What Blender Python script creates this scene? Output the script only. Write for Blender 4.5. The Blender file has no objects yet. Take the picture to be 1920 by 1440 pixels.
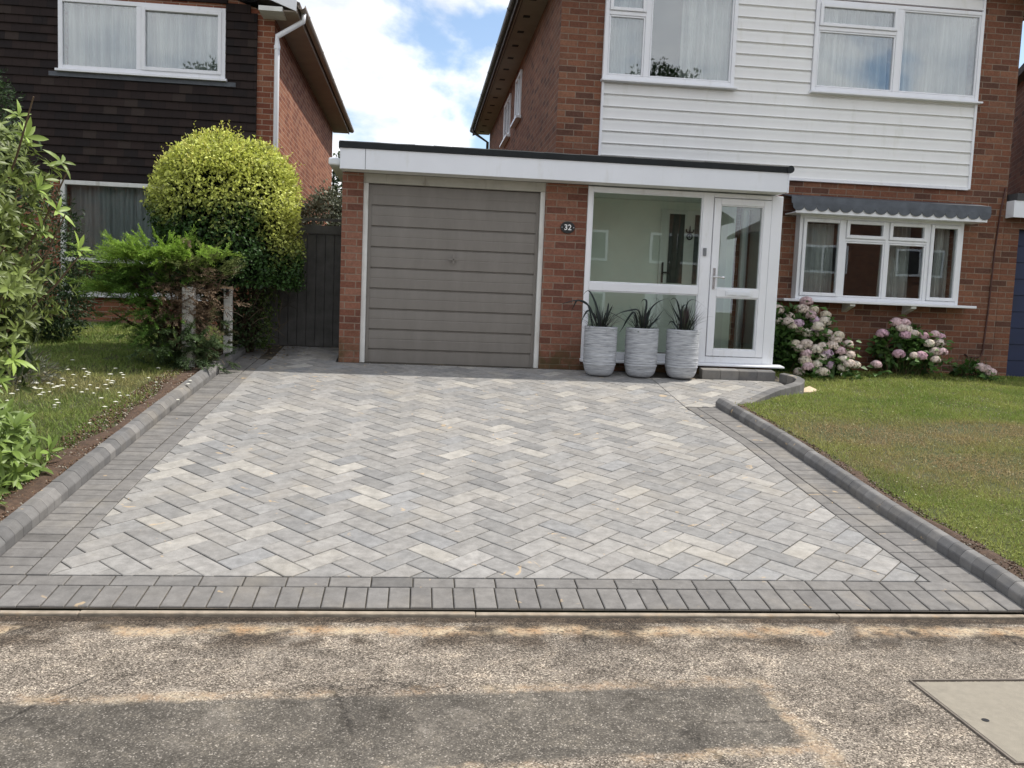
import bpy, bmesh, math, random
import numpy as np
from mathutils import Vector, Matrix
R_ = math.radians
scene = bpy.context.scene
col = scene.collection

# ------------------------------------------------------------------ camera
cam_d = bpy.data.cameras.new("camera"); cam = bpy.data.objects.new("camera", cam_d); col.objects.link(cam)
cam_d.sensor_width = 36; cam_d.lens = 36*1693/1920; cam_d.clip_start = .05; cam_d.clip_end = 3000
pi_, ro_, ya_ = R_(5.31), R_(2.325), R_(6.10)
fw = Vector((math.sin(ya_), math.cos(ya_), 0)); rt = Vector((math.cos(ya_), -math.sin(ya_), 0)); up = Vector((0, 0, 1))
f2 = fw*math.cos(pi_)-up*math.sin(pi_); u2 = up*math.cos(pi_)+fw*math.sin(pi_)
r3 = rt*math.cos(ro_)+u2*math.sin(ro_); u3 = u2*math.cos(ro_)-rt*math.sin(ro_)
M = Matrix((r3, u3, -f2)).transposed().to_4x4(); M.translation = Vector((0, 0, 1.5)); cam.matrix_world = M
scene.camera = cam

# ------------------------------------------------------------------ light
SUN_EL, SUN_AZ = 57.0, 14.0          # azimuth from +X towards +Y
sd = Vector((math.cos(R_(SUN_EL))*math.cos(R_(SUN_AZ)), math.cos(R_(SUN_EL))*math.sin(R_(SUN_AZ)), math.sin(R_(SUN_EL))))
sl = bpy.data.lights.new("sun", 'SUN'); sl.energy = 3.7; sl.angle = R_(0.9); sl.color = (1, .95, .87)
so = bpy.data.objects.new("sun", sl); col.objects.link(so); so.rotation_euler = sd.to_track_quat('Z', 'Y').to_euler(); so.location = (10, 5, 20)
world = bpy.data.worlds.new("World"); scene.world = world; world.use_nodes = True
scene.view_settings.view_transform = 'Standard'; scene.view_settings.look = 'None'
scene.view_settings.exposure = 0.34; scene.view_settings.gamma = 1

class NT:
    """small helper around a node tree"""
    def __init__(s, tree): s.t = tree; s.n = tree.nodes; s.l = tree.links
    def node(s, typ, ins=None, **kw):
        n = s.n.new(typ)
        for k, v in kw.items(): setattr(n, k, v)
        for k, v in (ins or {}).items():
            if isinstance(v, bpy.types.NodeSocket): s.l.new(v, n.inputs[k])
            else: n.inputs[k].default_value = v
        return n
    def m(s, op, a, b=0.0, c=0.0, clamp=False):
        n = s.n.new('ShaderNodeMath'); n.operation = op; n.use_clamp = clamp
        for i, v in enumerate((a, b, c)):
            if isinstance(v, bpy.types.NodeSocket): s.l.new(v, n.inputs[i])
            else: n.inputs[i].default_value = v
        return n.outputs[0]
    def noise(s, vec, scale, detail=4, rough=.55, dist=0, dims='3D'):
        n = s.node('ShaderNodeTexNoise', {'Vector': vec, 'Scale': scale, 'Detail': detail, 'Roughness': rough, 'Distortion': dist}, noise_dimensions=dims)
        return n.outputs['Fac']
    def ramp(s, fac, stops, interp='LINEAR'):
        n = s.n.new('ShaderNodeValToRGB'); n.color_ramp.interpolation = interp
        e = n.color_ramp.elements
        while len(e) < len(stops): e.new(.5)
        for i, (p, c) in enumerate(stops):
            e[i].position = p; e[i].color = (*c, 1) if len(c) == 3 else c
        s.l.new(fac, n.inputs[0]); return n.outputs[0]
    def step(s, x, a, b):
        n = s.node('ShaderNodeMapRange', {'Value': x, 'From Min': a, 'From Max': b}); n.interpolation_type = 'SMOOTHSTEP'; return n.outputs[0]
    def mix(s, fac, a, b, mode='MIX'):
        n = s.n.new('ShaderNodeMix'); n.data_type = 'RGBA'; n.blend_type = mode
        for k, v in ((0, fac), (6, a), (7, b)):
            if isinstance(v, bpy.types.NodeSocket): s.l.new(v, n.inputs[k])
            else: n.inputs[k].default_value = v if k == 0 else ((*v, 1) if len(v) == 3 else v)
        return n.outputs[2]
    def comb(s, x, y, z=0.0):
        n = s.n.new('ShaderNodeCombineXYZ')
        for i, v in enumerate((x, y, z)):
            if isinstance(v, bpy.types.NodeSocket): s.l.new(v, n.inputs[i])
            else: n.inputs[i].default_value = v
        return n.outputs[0]

# sky: Nishita plus procedural cumulus
w = NT(world.node_tree); w.n.clear()
tc = w.node('ShaderNodeTexCoord'); sp = w.node('ShaderNodeSeparateXYZ', {0: tc.outputs['Generated']})
sky = w.node('ShaderNodeTexSky', sky_type='NISHITA', sun_disc=False, sun_elevation=R_(SUN_EL), sun_rotation=R_(90-SUN_AZ))
cp = w.node('ShaderNodeMapping', {'Vector': tc.outputs['Generated'], 'Location': (9.9, 7.3, 4.4), 'Scale': (3.1, 3.1, 5.4)}).outputs[0]
n1 = w.noise(cp, 1.0, 9, .52, .35)
cp2 = w.node('ShaderNodeMapping', {'Vector': tc.outputs['Generated'], 'Location': (9.9, 7.3, 4.48), 'Scale': (3.1, 3.1, 5.4)}).outputs[0]
n1b = w.noise(cp2, 1.0, 5, .5, .35)
n2 = w.noise(cp, 2.3, 6, .6)
low = w.m('MULTIPLY', w.m('SUBTRACT', .25, sp.outputs[2], clamp=True), .5)
back = w.m('MULTIPLY', w.m('SUBTRACT', -.05, sp.outputs[1], clamp=True), .09)
cov = w.step(w.m('ADD', w.m('ADD', n1, back), low), .432, .52)
# thick parts and undersides greyer
shade = w.ramp(w.m('ADD', w.m('MULTIPLY', n2, .55), w.m('MULTIPLY', n1b, .45)), [(.40, (1.20, 1.20, 1.21)), (.50, (1.00, 1.02, 1.06)), (.58, (.74, .79, .88))])
bg1 = w.node('ShaderNodeBackground', {'Color': sky.outputs[0], 'Strength': .15})
bg2 = w.node('ShaderNodeBackground', {'Color': shade, 'Strength': .95})
ms = w.node('ShaderNodeMixShader', {0: cov, 1: bg1.outputs[0], 2: bg2.outputs[0]})
w.node('ShaderNodeOutputWorld', {0: ms.outputs[0]})

# ------------------------------------------------------------------ materials
def mat(name):
    m = bpy.data.materials.new(name); m.use_nodes = True; t = NT(m.node_tree)
    return m, t, m.node_tree.nodes['Principled BSDF']
def setc(t, b, c):
    if isinstance(c, bpy.types.NodeSocket): t.l.new(c, b.inputs['Base Color'])
    else: b.inputs['Base Color'].default_value = (*c, 1)
def bump(t, b, h, strength=.4, dist=.01):
    n = t.node('ShaderNodeBump', {'Height': h, 'Strength': strength, 'Distance': dist}); t.l.new(n.outputs[0], b.inputs['Normal'])
def objco(t): return t.node('ShaderNodeTexCoord').outputs['Object']
def geopos(t): return t.node('ShaderNodeNewGeometry').outputs['Position']

def plain(name, c, rough=.5, var=.12, scale=6, metal=0, spec=.5, bmp=0, dirt=None):
    m, t, b = mat(name); p = objco(t)
    n = t.noise(p, scale, 5, .6)
    lo = tuple(x*(1-var) for x in c); hi = tuple(min(1, x*(1+var)) for x in c)
    cc = t.ramp(n, [(.3, lo), (.7, hi)])
    if dirt:
        mk = t.node('ShaderNodeMapping', {'Vector': p, 'Scale': (3, 3, .8)})
        d = t.step(t.noise(mk.outputs[0], 2.2, 6, .65), .55, .75)
        cc = t.mix(t.m('MULTIPLY', d, dirt[1]), cc, dirt[0])
    setc(t, b, cc); b.inputs['Roughness'].default_value = rough; b.inputs['Metallic'].default_value = metal
    b.inputs['Specular IOR Level'].default_value = spec
    if bmp: bump(t, b, t.noise(p, scale*12, 3), bmp, .004)
    return m

def brick_mat(name, pal, mortar, bw=.235, bh=.078, mj=.011, moss=False):
    m, t, b = mat(name)
    uv = t.node('ShaderNodeUVMap').outputs[0]; s = t.node('ShaderNodeSeparateXYZ', {0: uv})
    wob = t.noise(geopos(t), 9, 3)
    wb = t.m('MULTIPLY', t.m('SUBTRACT', wob, .5), .006)
    U = t.m('ADD', s.outputs[0], wb); V = t.m('ADD', s.outputs[1], wb)
    row = t.m('FLOOR', t.m('DIVIDE', V, bh)); fv = t.m('FRACT', t.m('DIVIDE', V, bh))
    odd = t.m('MODULO', t.m('ADD', row, 1000.0), 2.0)
    uo = t.m('ADD', t.m('DIVIDE', U, bw), t.m('MULTIPLY', odd, .5))
    cl = t.m('FLOOR', uo); fu = t.m('FRACT', uo)
    wn = t.node('ShaderNodeTexWhiteNoise', {'Vector': t.comb(cl, row, 2.0)}, noise_dimensions='3D')
    k = len(pal); stops = [(i/k, c) for i, c in enumerate(pal)]
    bc = t.ramp(wn.outputs['Value'], stops, 'CONSTANT')
    det = t.noise(geopos(t), 45, 5, .7)
    bc = t.mix(1.0, bc, t.ramp(det, [(.3, (.72, .70, .68)), (.7, (1.22, 1.2, 1.18))]), 'MULTIPLY')
    du = t.m('MULTIPLY', t.m('SUBTRACT', .5, t.m('ABSOLUTE', t.m('SUBTRACT', fu, .5))), bw)
    dv = t.m('MULTIPLY', t.m('SUBTRACT', .5, t.m('ABSOLUTE', t.m('SUBTRACT', fv, .5))), bh)
    d = t.m('MINIMUM', du, dv)
    inb = t.step(d, mj*.38, mj*.62)
    mc = t.ramp(t.noise(geopos(t), 22, 4), [(.3, tuple(x*.75 for x in mortar)), (.7, mortar)])
    cc = t.mix(inb, mc, bc)
    big = t.noise(geopos(t), 1.1, 4, .6)
    cc = t.mix(1.0, cc, t.ramp(big, [(.3, (.82, .82, .84)), (.7, (1.12, 1.1, 1.08))]), 'MULTIPLY')
    if moss:
        pz = t.node('ShaderNodeSeparateXYZ', {0: geopos(t)})
        mf = t.m('MULTIPLY', t.step(pz.outputs[2], 1.12, .80), t.step(t.m('ADD', t.noise(geopos(t), 6, 4), .0), .32, .6))
        cc = t.mix(t.m('MULTIPLY', mf, .75), cc, (.075, .062, .026))
    setc(t, b, cc); b.inputs['Roughness'].default_value = .88; b.inputs['Specular IOR Level'].default_value = .2
    bump(t, b, t.m('ADD', inb, t.m('MULTIPLY', det, .5)), .6, .006)
    return m

PAL = [(.185, .082, .052), (.215, .100, .062), (.158, .070, .046), (.24, .118, .074), (.195, .096, .063), (.115, .058, .042), (.20, .088, .054), (.178, .088, .058)]
M_brick = brick_mat("facing_brick", PAL, (.265, .20, .15))
M_brick_low = brick_mat("facing_brick_weathered", [(.215, .098, .066), (.235, .11, .076), (.185, .08, .055), (.25, .125, .088), (.15, .068, .050)], (.28, .21, .16), moss=True)
M_brick_l = brick_mat("neighbour_brick", [(.26, .10, .058), (.30, .125, .074), (.23, .085, .052), (.31, .145, .09), (.20, .072, .046)], (.42, .31, .23))
M_brick_in = brick_mat("porch_brick", [(.26, .13, .085), (.22, .1, .07), (.3, .16, .11)], (.36, .31, .26))
M_upvc = plain("white_upvc", (.80, .81, .84), .32, .03, 3, dirt=((.50, .50, .44), .34))
M_white = plain("white_fascia_paint", (.76, .78, .82), .35, .03, 2, dirt=((.58, .58, .54), .3))
M_clad = plain("white_cladding", (.80, .80, .79), .38, .03, 2.5, dirt=((.58, .58, .50), .32))
M_oldwhite = plain("old_white_paint", (.66, .66, .63), .6, .1, 5, dirt=((.33, .31, .25), .6))
M_felt = plain("black_roofing_felt", (.010, .013, .015), .8, .3, 8, bmp=.5)
M_door = None
M_black = plain("black_metal", (.012, .012, .012), .4, .2, 8)
M_chrome = plain("chrome", (.65, .65, .66), .2, .05, 5, metal=1)
M_lead = plain("lead_sheet", (.070, .080, .095), .55, .3, 7, bmp=.3, dirt=((.13, .14, .15), .5))
M_soffit = plain("soffit_board", (.30, .265, .21), .7, .12, 3)
M_soffit2 = plain("brown_soffit", (.34, .285, .235), .7, .12, 3)
M_gutter = plain("dark_gutter", (.055, .052, .05), .5, .3, 6)
M_roof = plain("concrete_roof_tile", (.075, .06, .052), .85, .3, 9, bmp=.6)
M_gate = plain("dark_grey_stained_wood", (.075, .073, .070), .75, .3, 7)
M_blue = plain("blue_door_paint", (.004, .013, .055), .55, .15, 4)
M_dark = plain("dark_interior", (.03, .03, .03), .9, .2, 3)
M_room = plain("room_plaster", (.16, .15, .135), .9, .1, 3)
M_inner = plain("porch_white_wall", (.80, .845, .79), .7, .05, 3)
M_soil = plain("brown_soil", (.085, .052, .034), .95, .45, 30, bmp=1)
M_conc = plain("concrete_post", (.60, .585, .54), .85, .2, 12, bmp=.6, dirt=((.12, .12, .09), .6))
M_pipe = plain("rusty_cable", (.07, .025, .018), .6, .3, 20)
M_pcover = plain("cover_concrete", (.255, .228, .18), .85, .10, 25, bmp=.5, dirt=((.16, .14, .11), .6))

def door_mat():
    m, t, b = mat("taupe_door_paint"); p = objco(t)
    mp = t.node('ShaderNodeMapping', {'Vector': p, 'Scale': (2.5, 2.5, .6)})
    n = t.noise(mp.outputs[0], 2.5, 6, .65)
    c = t.ramp(n, [(.3, (.165, .149, .131)), (.7, (.203, .185, .165))])
    setc(t, b, c); b.inputs['Roughness'].default_value = .42; return m
M_door = door_mat()

def glass_mat(name, tint=(.93, .96, .95), base=.10, k=.9):
    m = bpy.data.materials.new(name); m.use_nodes = True; t = NT(m.node_tree); t.n.clear()
    fr = t.node('ShaderNodeFresnel', {'IOR': 1.5})
    f = t.m('ADD', t.m('MULTIPLY', fr.outputs[0], k), base, clamp=True)
    tr = t.node('ShaderNodeBsdfTransparent', {'Color': (*tint, 1)}); gl = t.node('ShaderNodeBsdfGlossy', {'Color': (.95, .97, 1, 1), 'Roughness': .0})
    # slight waviness of the panes
    bp = t.node('ShaderNodeBump', {'Height': t.noise(geopos(t), .9, 2), 'Strength': .015, 'Distance': .05}); t.l.new(bp.outputs[0], gl.inputs['Normal'])
    mx = t.node('ShaderNodeMixShader', {0: f, 1: tr.outputs[0], 2: gl.outputs[0]})
    t.node('ShaderNodeOutputMaterial', {0: mx.outputs[0]}); return m
M_glass = glass_mat("window_glass", base=.05)
M_glass_up = glass_mat("upper_window_glass", base=.12)
M_glass_porch = glass_mat("porch_glass", tint=(.95, .985, .955), base=.05)

def cloth_mat():
    m, t, b = mat("net_curtain"); mp = t.node('ShaderNodeMapping', {'Vector': geopos(t), 'Scale': (16, 1, .5)}); nz = t.noise(mp.outputs[0], 1.0, 4, .6); setc(t, b, t.ramp(nz, [(.32, (.36, .38, .385)), (.5, (.56, .575, .57)), (.68, (.80, .80, .78))])); b.inputs['Roughness'].default_value = .9  # vertical streaks: denser gathered net, with fold shading painted into the colour
    tr = t.node('ShaderNodeBsdfTranslucent', {'Color': (.7, .72, .7, 1)})
    mx = t.node('ShaderNodeMixShader', {0: .12, 1: b.outputs[0], 2: tr.outputs[0]})
    out = t.n['Material Output']; t.l.new(mx.outputs[0], out.inputs[0]); return m
M_cloth = cloth_mat()

def attr_mat(name, rough=.6, spec=.3, trans=0.0, nscale=0, namp=.2, bmp=0, gain=1.0):
    m, t, b = mat(name)
    a = t.node('ShaderNodeAttribute', attribute_name='col').outputs['Color']
    if nscale:
        n = t.noise(geopos(t), nscale, 5, .65)
        a = t.mix(1.0, a, t.ramp(n, [(.28, (1-namp,)*3), (.72, (1+namp,)*3)]), 'MULTIPLY')
    if gain != 1: a = t.mix(1.0, a, (gain, gain, gain), 'MULTIPLY')
    setc(t, b, a); b.inputs['Roughness'].default_value = rough; b.inputs['Specular IOR Level'].default_value = spec
    if bmp: bump(t, b, t.noise(geopos(t), nscale*3, 4, .7), bmp, .003)
    if trans:
        tr = t.node('ShaderNodeBsdfTranslucent'); t.l.new(a, tr.inputs[0])
        mx = t.node('ShaderNodeMixShader', {0: trans, 1: b.outputs[0], 2: tr.outputs[0]}); t.l.new(mx.outputs[0], t.n['Material Output'].inputs[0])
    return m
M_leaf = attr_mat("leaf", .5, .35, .30)
M_gloss_leaf = attr_mat("glossy_leaf", .45, .4, .25)
M_petal = attr_mat("petal", .8, .1, .25)
M_bark = attr_mat("bark", .9, .1)

def paver_mat(name, amp, speck):
    m, t, b = mat(name)
    a = t.node('ShaderNodeAttribute', attribute_name='col').outputs['Color']
    p = geopos(t)
    n = t.noise(p, 14, 5, .7); n3 = t.noise(p, 260, 3, .8); big = t.noise(p, 2.2, 4, .6)
    a = t.mix(1.0, a, t.ramp(n, [(.28, (1-amp,)*3), (.72, (1+amp,)*3)]), 'MULTIPLY')
    a = t.mix(1.0, a, t.ramp(n3, [(.3, (1-speck,)*3), (.7, (1+speck,)*3)]), 'MULTIPLY')
    a = t.mix(t.m('MULTIPLY', t.step(big, .5, .8), .35), a, (.33, .29, .23))
    # white efflorescence flecks and sandy smears
    st_ = t.step(t.noise(p, .9, 5, .65, .8), .56, .74)
    a = t.mix(t.m('MULTIPLY', st_, .30), a, (.14, .132, .12))
    fl = t.step(t.noise(p, 38, 4, .75, .6), .68, .76)
    a = t.mix(t.m('MULTIPLY', fl, .45), a, (.62, .60, .56))
    sm = t.step(t.noise(p, 5.5, 3, .5, 1.6), .685, .73)
    a = t.mix(t.m('MULTIPLY', sm, .55), a, (.55, .40, .23))
    setc(t, b, a); b.inputs['Roughness'].default_value = .85; b.inputs['Specular IOR Level'].default_value = .25
    bump(t, b, t.m('ADD', n3, t.m('MULTIPLY', n, .8)), .35, .002)
    return m
M_paver = paver_mat("block_paver", .26, .15)
M_edge = paver_mat("border_paver", .24, .14)
M_kerb = paver_mat("kerb_block", .16, .10)
def joint_mat():
    m, t, b = mat("jointing_sand"); p = geopos(t); n = t.noise(p, 2.6, 5, .7); g = t.noise(p, 120, 3, .7)
    c = t.ramp(n, [(.38, (.034, .030, .024)), (.58, (.075, .063, .046)), (.70, (.26, .20, .13))]); c = t.mix(1.0, c, t.ramp(g, [(.3, (.6, .6, .6)), (.7, (1.3, 1.3, 1.3))]), 'MULTIPLY')
    setc(t, b, c); b.inputs['Roughness'].default_value = .95; bump(t, b, g, .6, .004); return m
M_joint = joint_mat()

def planter_mat():
    m, t, b = mat("ribbed_fibre_clay"); p = objco(t)
    mp = t.node('ShaderNodeMapping', {'Vector': p, 'Scale': (7, 7, 150)})
    n = t.noise(mp.outputs[0], 1.0, 4, .62, .3)
    c = t.ramp(n, [(.30, (.17, .18, .20)), (.48, (.38, .395, .42)), (.7, (.60, .615, .64))])
    setc(t, b, c); b.inputs['Roughness'].default_value = .8; bump(t, b, n, .55, .008); return m
M_planter = planter_mat()

def tile_hang_mat():
    m, t, b = mat("dark_hung_tile")
    s = t.node('ShaderNodeSeparateXYZ', {0: geopos(t)})
    row = t.m('FLOOR', t.m('DIVIDE', t.m('SUBTRACT', s.outputs[2], 2.97), .118))
    uo = t.m('ADD', t.m('DIVIDE', s.outputs[0], .19), t.m('MULTIPLY', t.m('MODULO', t.m('ADD', row, 100.0), 2.0), .5))
    wn = t.node('ShaderNodeTexWhiteNoise', {'Vector': t.comb(t.m('FLOOR', uo), row, 1.0)}, noise_dimensions='3D')
    c = t.ramp(wn.outputs[0], [(0, (.024, .0175, .0165)), (.35, (.030, .021, .019)), (.7, (.020, .016, .0158)), (.93, (.040, .030, .026))], 'CONSTANT')
    fu = t.m('ABSOLUTE', t.m('SUBTRACT', t.m('FRACT', uo), .5))
    c = t.mix(t.m('MULTIPLY', t.step(fu, .47, .49), .5), c, (.004, .004, .004))
    st = t.step(t.noise(geopos(t), 7, 5, .7), .62, .75)
    c = t.mix(t.m('MULTIPLY', st, .35), c, (.06, .055, .05))
    setc(t, b, c); b.inputs['Roughness'].default_value = .8; b.inputs['Specular IOR Level'].default_value = .15; bump(t, b, t.noise(geopos(t), 60, 3), .3, .003); return m
M_tile = tile_hang_mat()

def road_mat():
    m, t, b = mat("worn_asphalt"); p = geopos(t); s = t.node('ShaderNodeSeparateXYZ', {0: p})
    X, Y = s.outputs[0], s.outputs[1]
    wob = t.m('MULTIPLY', t.m('SUBTRACT', t.noise(p, 3.2, 5, .65), .5), .16)
    fine = t.m('MULTIPLY', t.m('SUBTRACT', t.noise(p, 22, 4, .7), .5), .10)
    Yw = t.m('ADD', Y, t.m('ADD', wob, fine)); Xw = t.m('ADD', X, t.m('ADD', wob, fine))
    # aggregate: stones of tone from black to buff
    vo = t.node('ShaderNodeTexVoronoi', {'Vector': p, 'Scale': 195.0}); sc_ = t.node('ShaderNodeSeparateColor', {0: vo.outputs['Color']})
    agg = t.ramp(sc_.outputs[0], [(0, (.070, .060, .050)), (.25, (.140, .123, .106)), (.5, (.225, .200, .174)), (.75, (.335, .300, .260)), (.93, (.52, .475, .41))], 'CONSTANT')
    aggf = t.ramp(sc_.outputs[1], [(0, (.080, .074, .066)), (.45, (.118, .110, .098)), (.8, (.175, .162, .144)), (.95, (.32, .30, .275))], 'CONSTANT')
    slope = t.m('ADD', 3.345, t.m('MULTIPLY', X, .05))
    slope2 = t.m('ADD', 2.80, t.m('MULTIPLY', X, .10))
    Ye = t.m('ADD', Y, t.m('MULTIPLY', t.m('ADD', wob, fine), .35)); inpatch = t.m('MULTIPLY', t.m('MULTIPLY', t.step(t.m('SUBTRACT', slope, Ye), -.02, .02), t.step(t.m('SUBTRACT', Ye, slope2), -.02, .02)), t.step(t.m('ADD', X, fine), 1.435, 1.40))
    c = t.mix(inpatch, agg, aggf)
    crk = t.node('ShaderNodeTexVoronoi', {'Vector': t.comb(t.m('ADD', X, t.m('MULTIPLY', fine, 1.2)), t.m('ADD', Y, t.m('MULTIPLY', fine, 1.2))), 'Scale': 1.15}, feature='DISTANCE_TO_EDGE')
    ck = t.m('MULTIPLY', t.step(crk.outputs['Distance'], .010, .003), t.step(t.noise(p, 1.1, 3), .50, .60))
    c = t.mix(t.m('MULTIPLY', ck, .75), c, (.03, .027, .024))
    # dark band of tarmac under the edging and patchy wear
    dk = t.m('MAXIMUM', t.m('MULTIPLY', t.m('MULTIPLY', t.step(Yw, 3.72, 3.90), t.step(t.noise(p, 2.1, 4, .7), .40, .56)), .85), t.m('MULTIPLY', t.step(t.m('ADD', Y, t.m('MULTIPLY', fine, .3)), 4.10, 4.135), 1.0))
    c = t.mix(dk, c, t.mix(1.0, c, (.30, .265, .235), 'MULTIPLY'))
    mott = t.noise(p, 7.5, 5, .72, .4); c = t.mix(1.0, c, t.ramp(mott, [(.30, (.58, .56, .53)), (.52, (1.0, .98, .95)), (.72, (1.42, 1.36, 1.26))]), 'MULTIPLY')
    wear = t.noise(p, 1.7, 5, .6)
    c = t.mix(1.0, c, t.ramp(wear, [(.3, (.72, .71, .70)), (.7, (1.30, 1.27, 1.22))]), 'MULTIPLY')
    # sand
    def band(v, c0, hw, soft): return t.step(t.m('ABSOLUTE', t.m('SUBTRACT', v, c0)), hw+soft, hw)
    gate_ = t.step(t.noise(p, 2.6, 5, .75), .42, .60)
    gate2 = t.step(t.noise(p, 2.3, 4, .7, .4), .40, .52)
    sl = t.m('SUBTRACT', Yw, t.m('MULTIPLY', X, .05))
    s1 = t.m('MULTIPLY', t.m('MULTIPLY', band(sl, 3.385, .004, .055), t.step(X, 1.50, 1.44)), t.m('MULTIPLY', gate_, .6))
    sl2 = t.m('SUBTRACT', Yw, t.m('MULTIPLY', X, .10))
    s2 = t.m('MULTIPLY', t.m('MULTIPLY', band(sl2, 2.77, .010, .04), t.step(X, 1.50, 1.44)), t.m('MULTIPLY', gate_, .6))
    s3 = t.m('MULTIPLY', band(Yw, 4.02, .012, .075), t.m('MULTIPLY', gate2, .9))
    s4 = t.m('MULTIPLY', t.m('MULTIPLY', band(Xw, 1.45, .015, .05), t.step(t.m('SUBTRACT', 3.5, Y), 0, .1)), t.m('MULTIPLY', gate_, .6))
    grain = t.step(t.noise(p, 60, 4, .85), .36, .56)
    sand = t.m('MULTIPLY', t.m('MAXIMUM', t.m('MAXIMUM', s1, s2), t.m('MAXIMUM', s3, s4)), grain)
    sc2 = t.ramp(t.noise(p, 9, 3), [(.35, (.42, .27, .15)), (.65, (.56, .46, .32))])
    c = t.mix(sand, c, sc2)
    # pale dusty residue
    dust = t.m('MULTIPLY', t.step(t.noise(p, 2.6, 5, .75, .5), .5, .72), t.m('MULTIPLY', grain, .38))
    c = t.mix(dust, c, (.36, .32, .27))
    setc(t, b, c); b.inputs['Roughness'].default_value = .88; b.inputs['Specular IOR Level'].default_value = .25
    hgt = t.m('ADD', t.m('MULTIPLY', sc_.outputs[0], t.m('SUBTRACT', 1.0, t.m('MULTIPLY', inpatch, .5))), t.m('MULTIPLY', t.noise(p, 30, 3), .5))
    bump(t, b, hgt, .75, .006); return m
M_road = road_mat()

def lawn_mat():
    m, t, b = mat("lawn_soil_and_thatch"); p = geopos(t)
    n = t.noise(p, 25, 6, .75); g = t.noise(p, 1.6, 4, .6)
    c = t.ramp(n, [(.3, (.045, .040, .018)), (.55, (.075, .088, .028)), (.75, (.115, .13, .042))])
    c = t.mix(t.m('MULTIPLY', t.step(g, .5, .7), .6), c, (.115, .085, .045))
    setc(t, b, c); b.inputs['Roughness'].default_value = .95; bump(t, b, n, 1, .02); return m
M_lawn = lawn_mat()
M_blade = attr_mat("grass_blade", .6, .2, .30)
def ground_mat():
    m, t, b = mat("rough_ground"); p = geopos(t); n = t.noise(p, 3, 6, .7)
    setc(t, b, t.ramp(n, [(.3, (.05, .06, .025)), (.7, (.09, .085, .045))])); b.inputs['Roughness'].default_value = .95; return m
M_ground = ground_mat()

# ------------------------------------------------------------------ object helpers
def root_loc(o):
    while o.parent: o = o.parent
    return Vector(o.location)
def thing(name, label, cat, loc=(0, 0, 0), group=None):
    o = bpy.data.objects.new(name, None); col.objects.link(o); o.location = loc; o.empty_display_size = .2
    return tag(o, label, cat, group)
def tag(o, label, cat, group=None, kind=None):
    if label: o['label'] = label
    if cat: o['category'] = cat
    if group: o['group'] = group
    if kind: o['kind'] = kind
    return o
def struct(o, kind='structure'): o['kind'] = kind; return o

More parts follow.
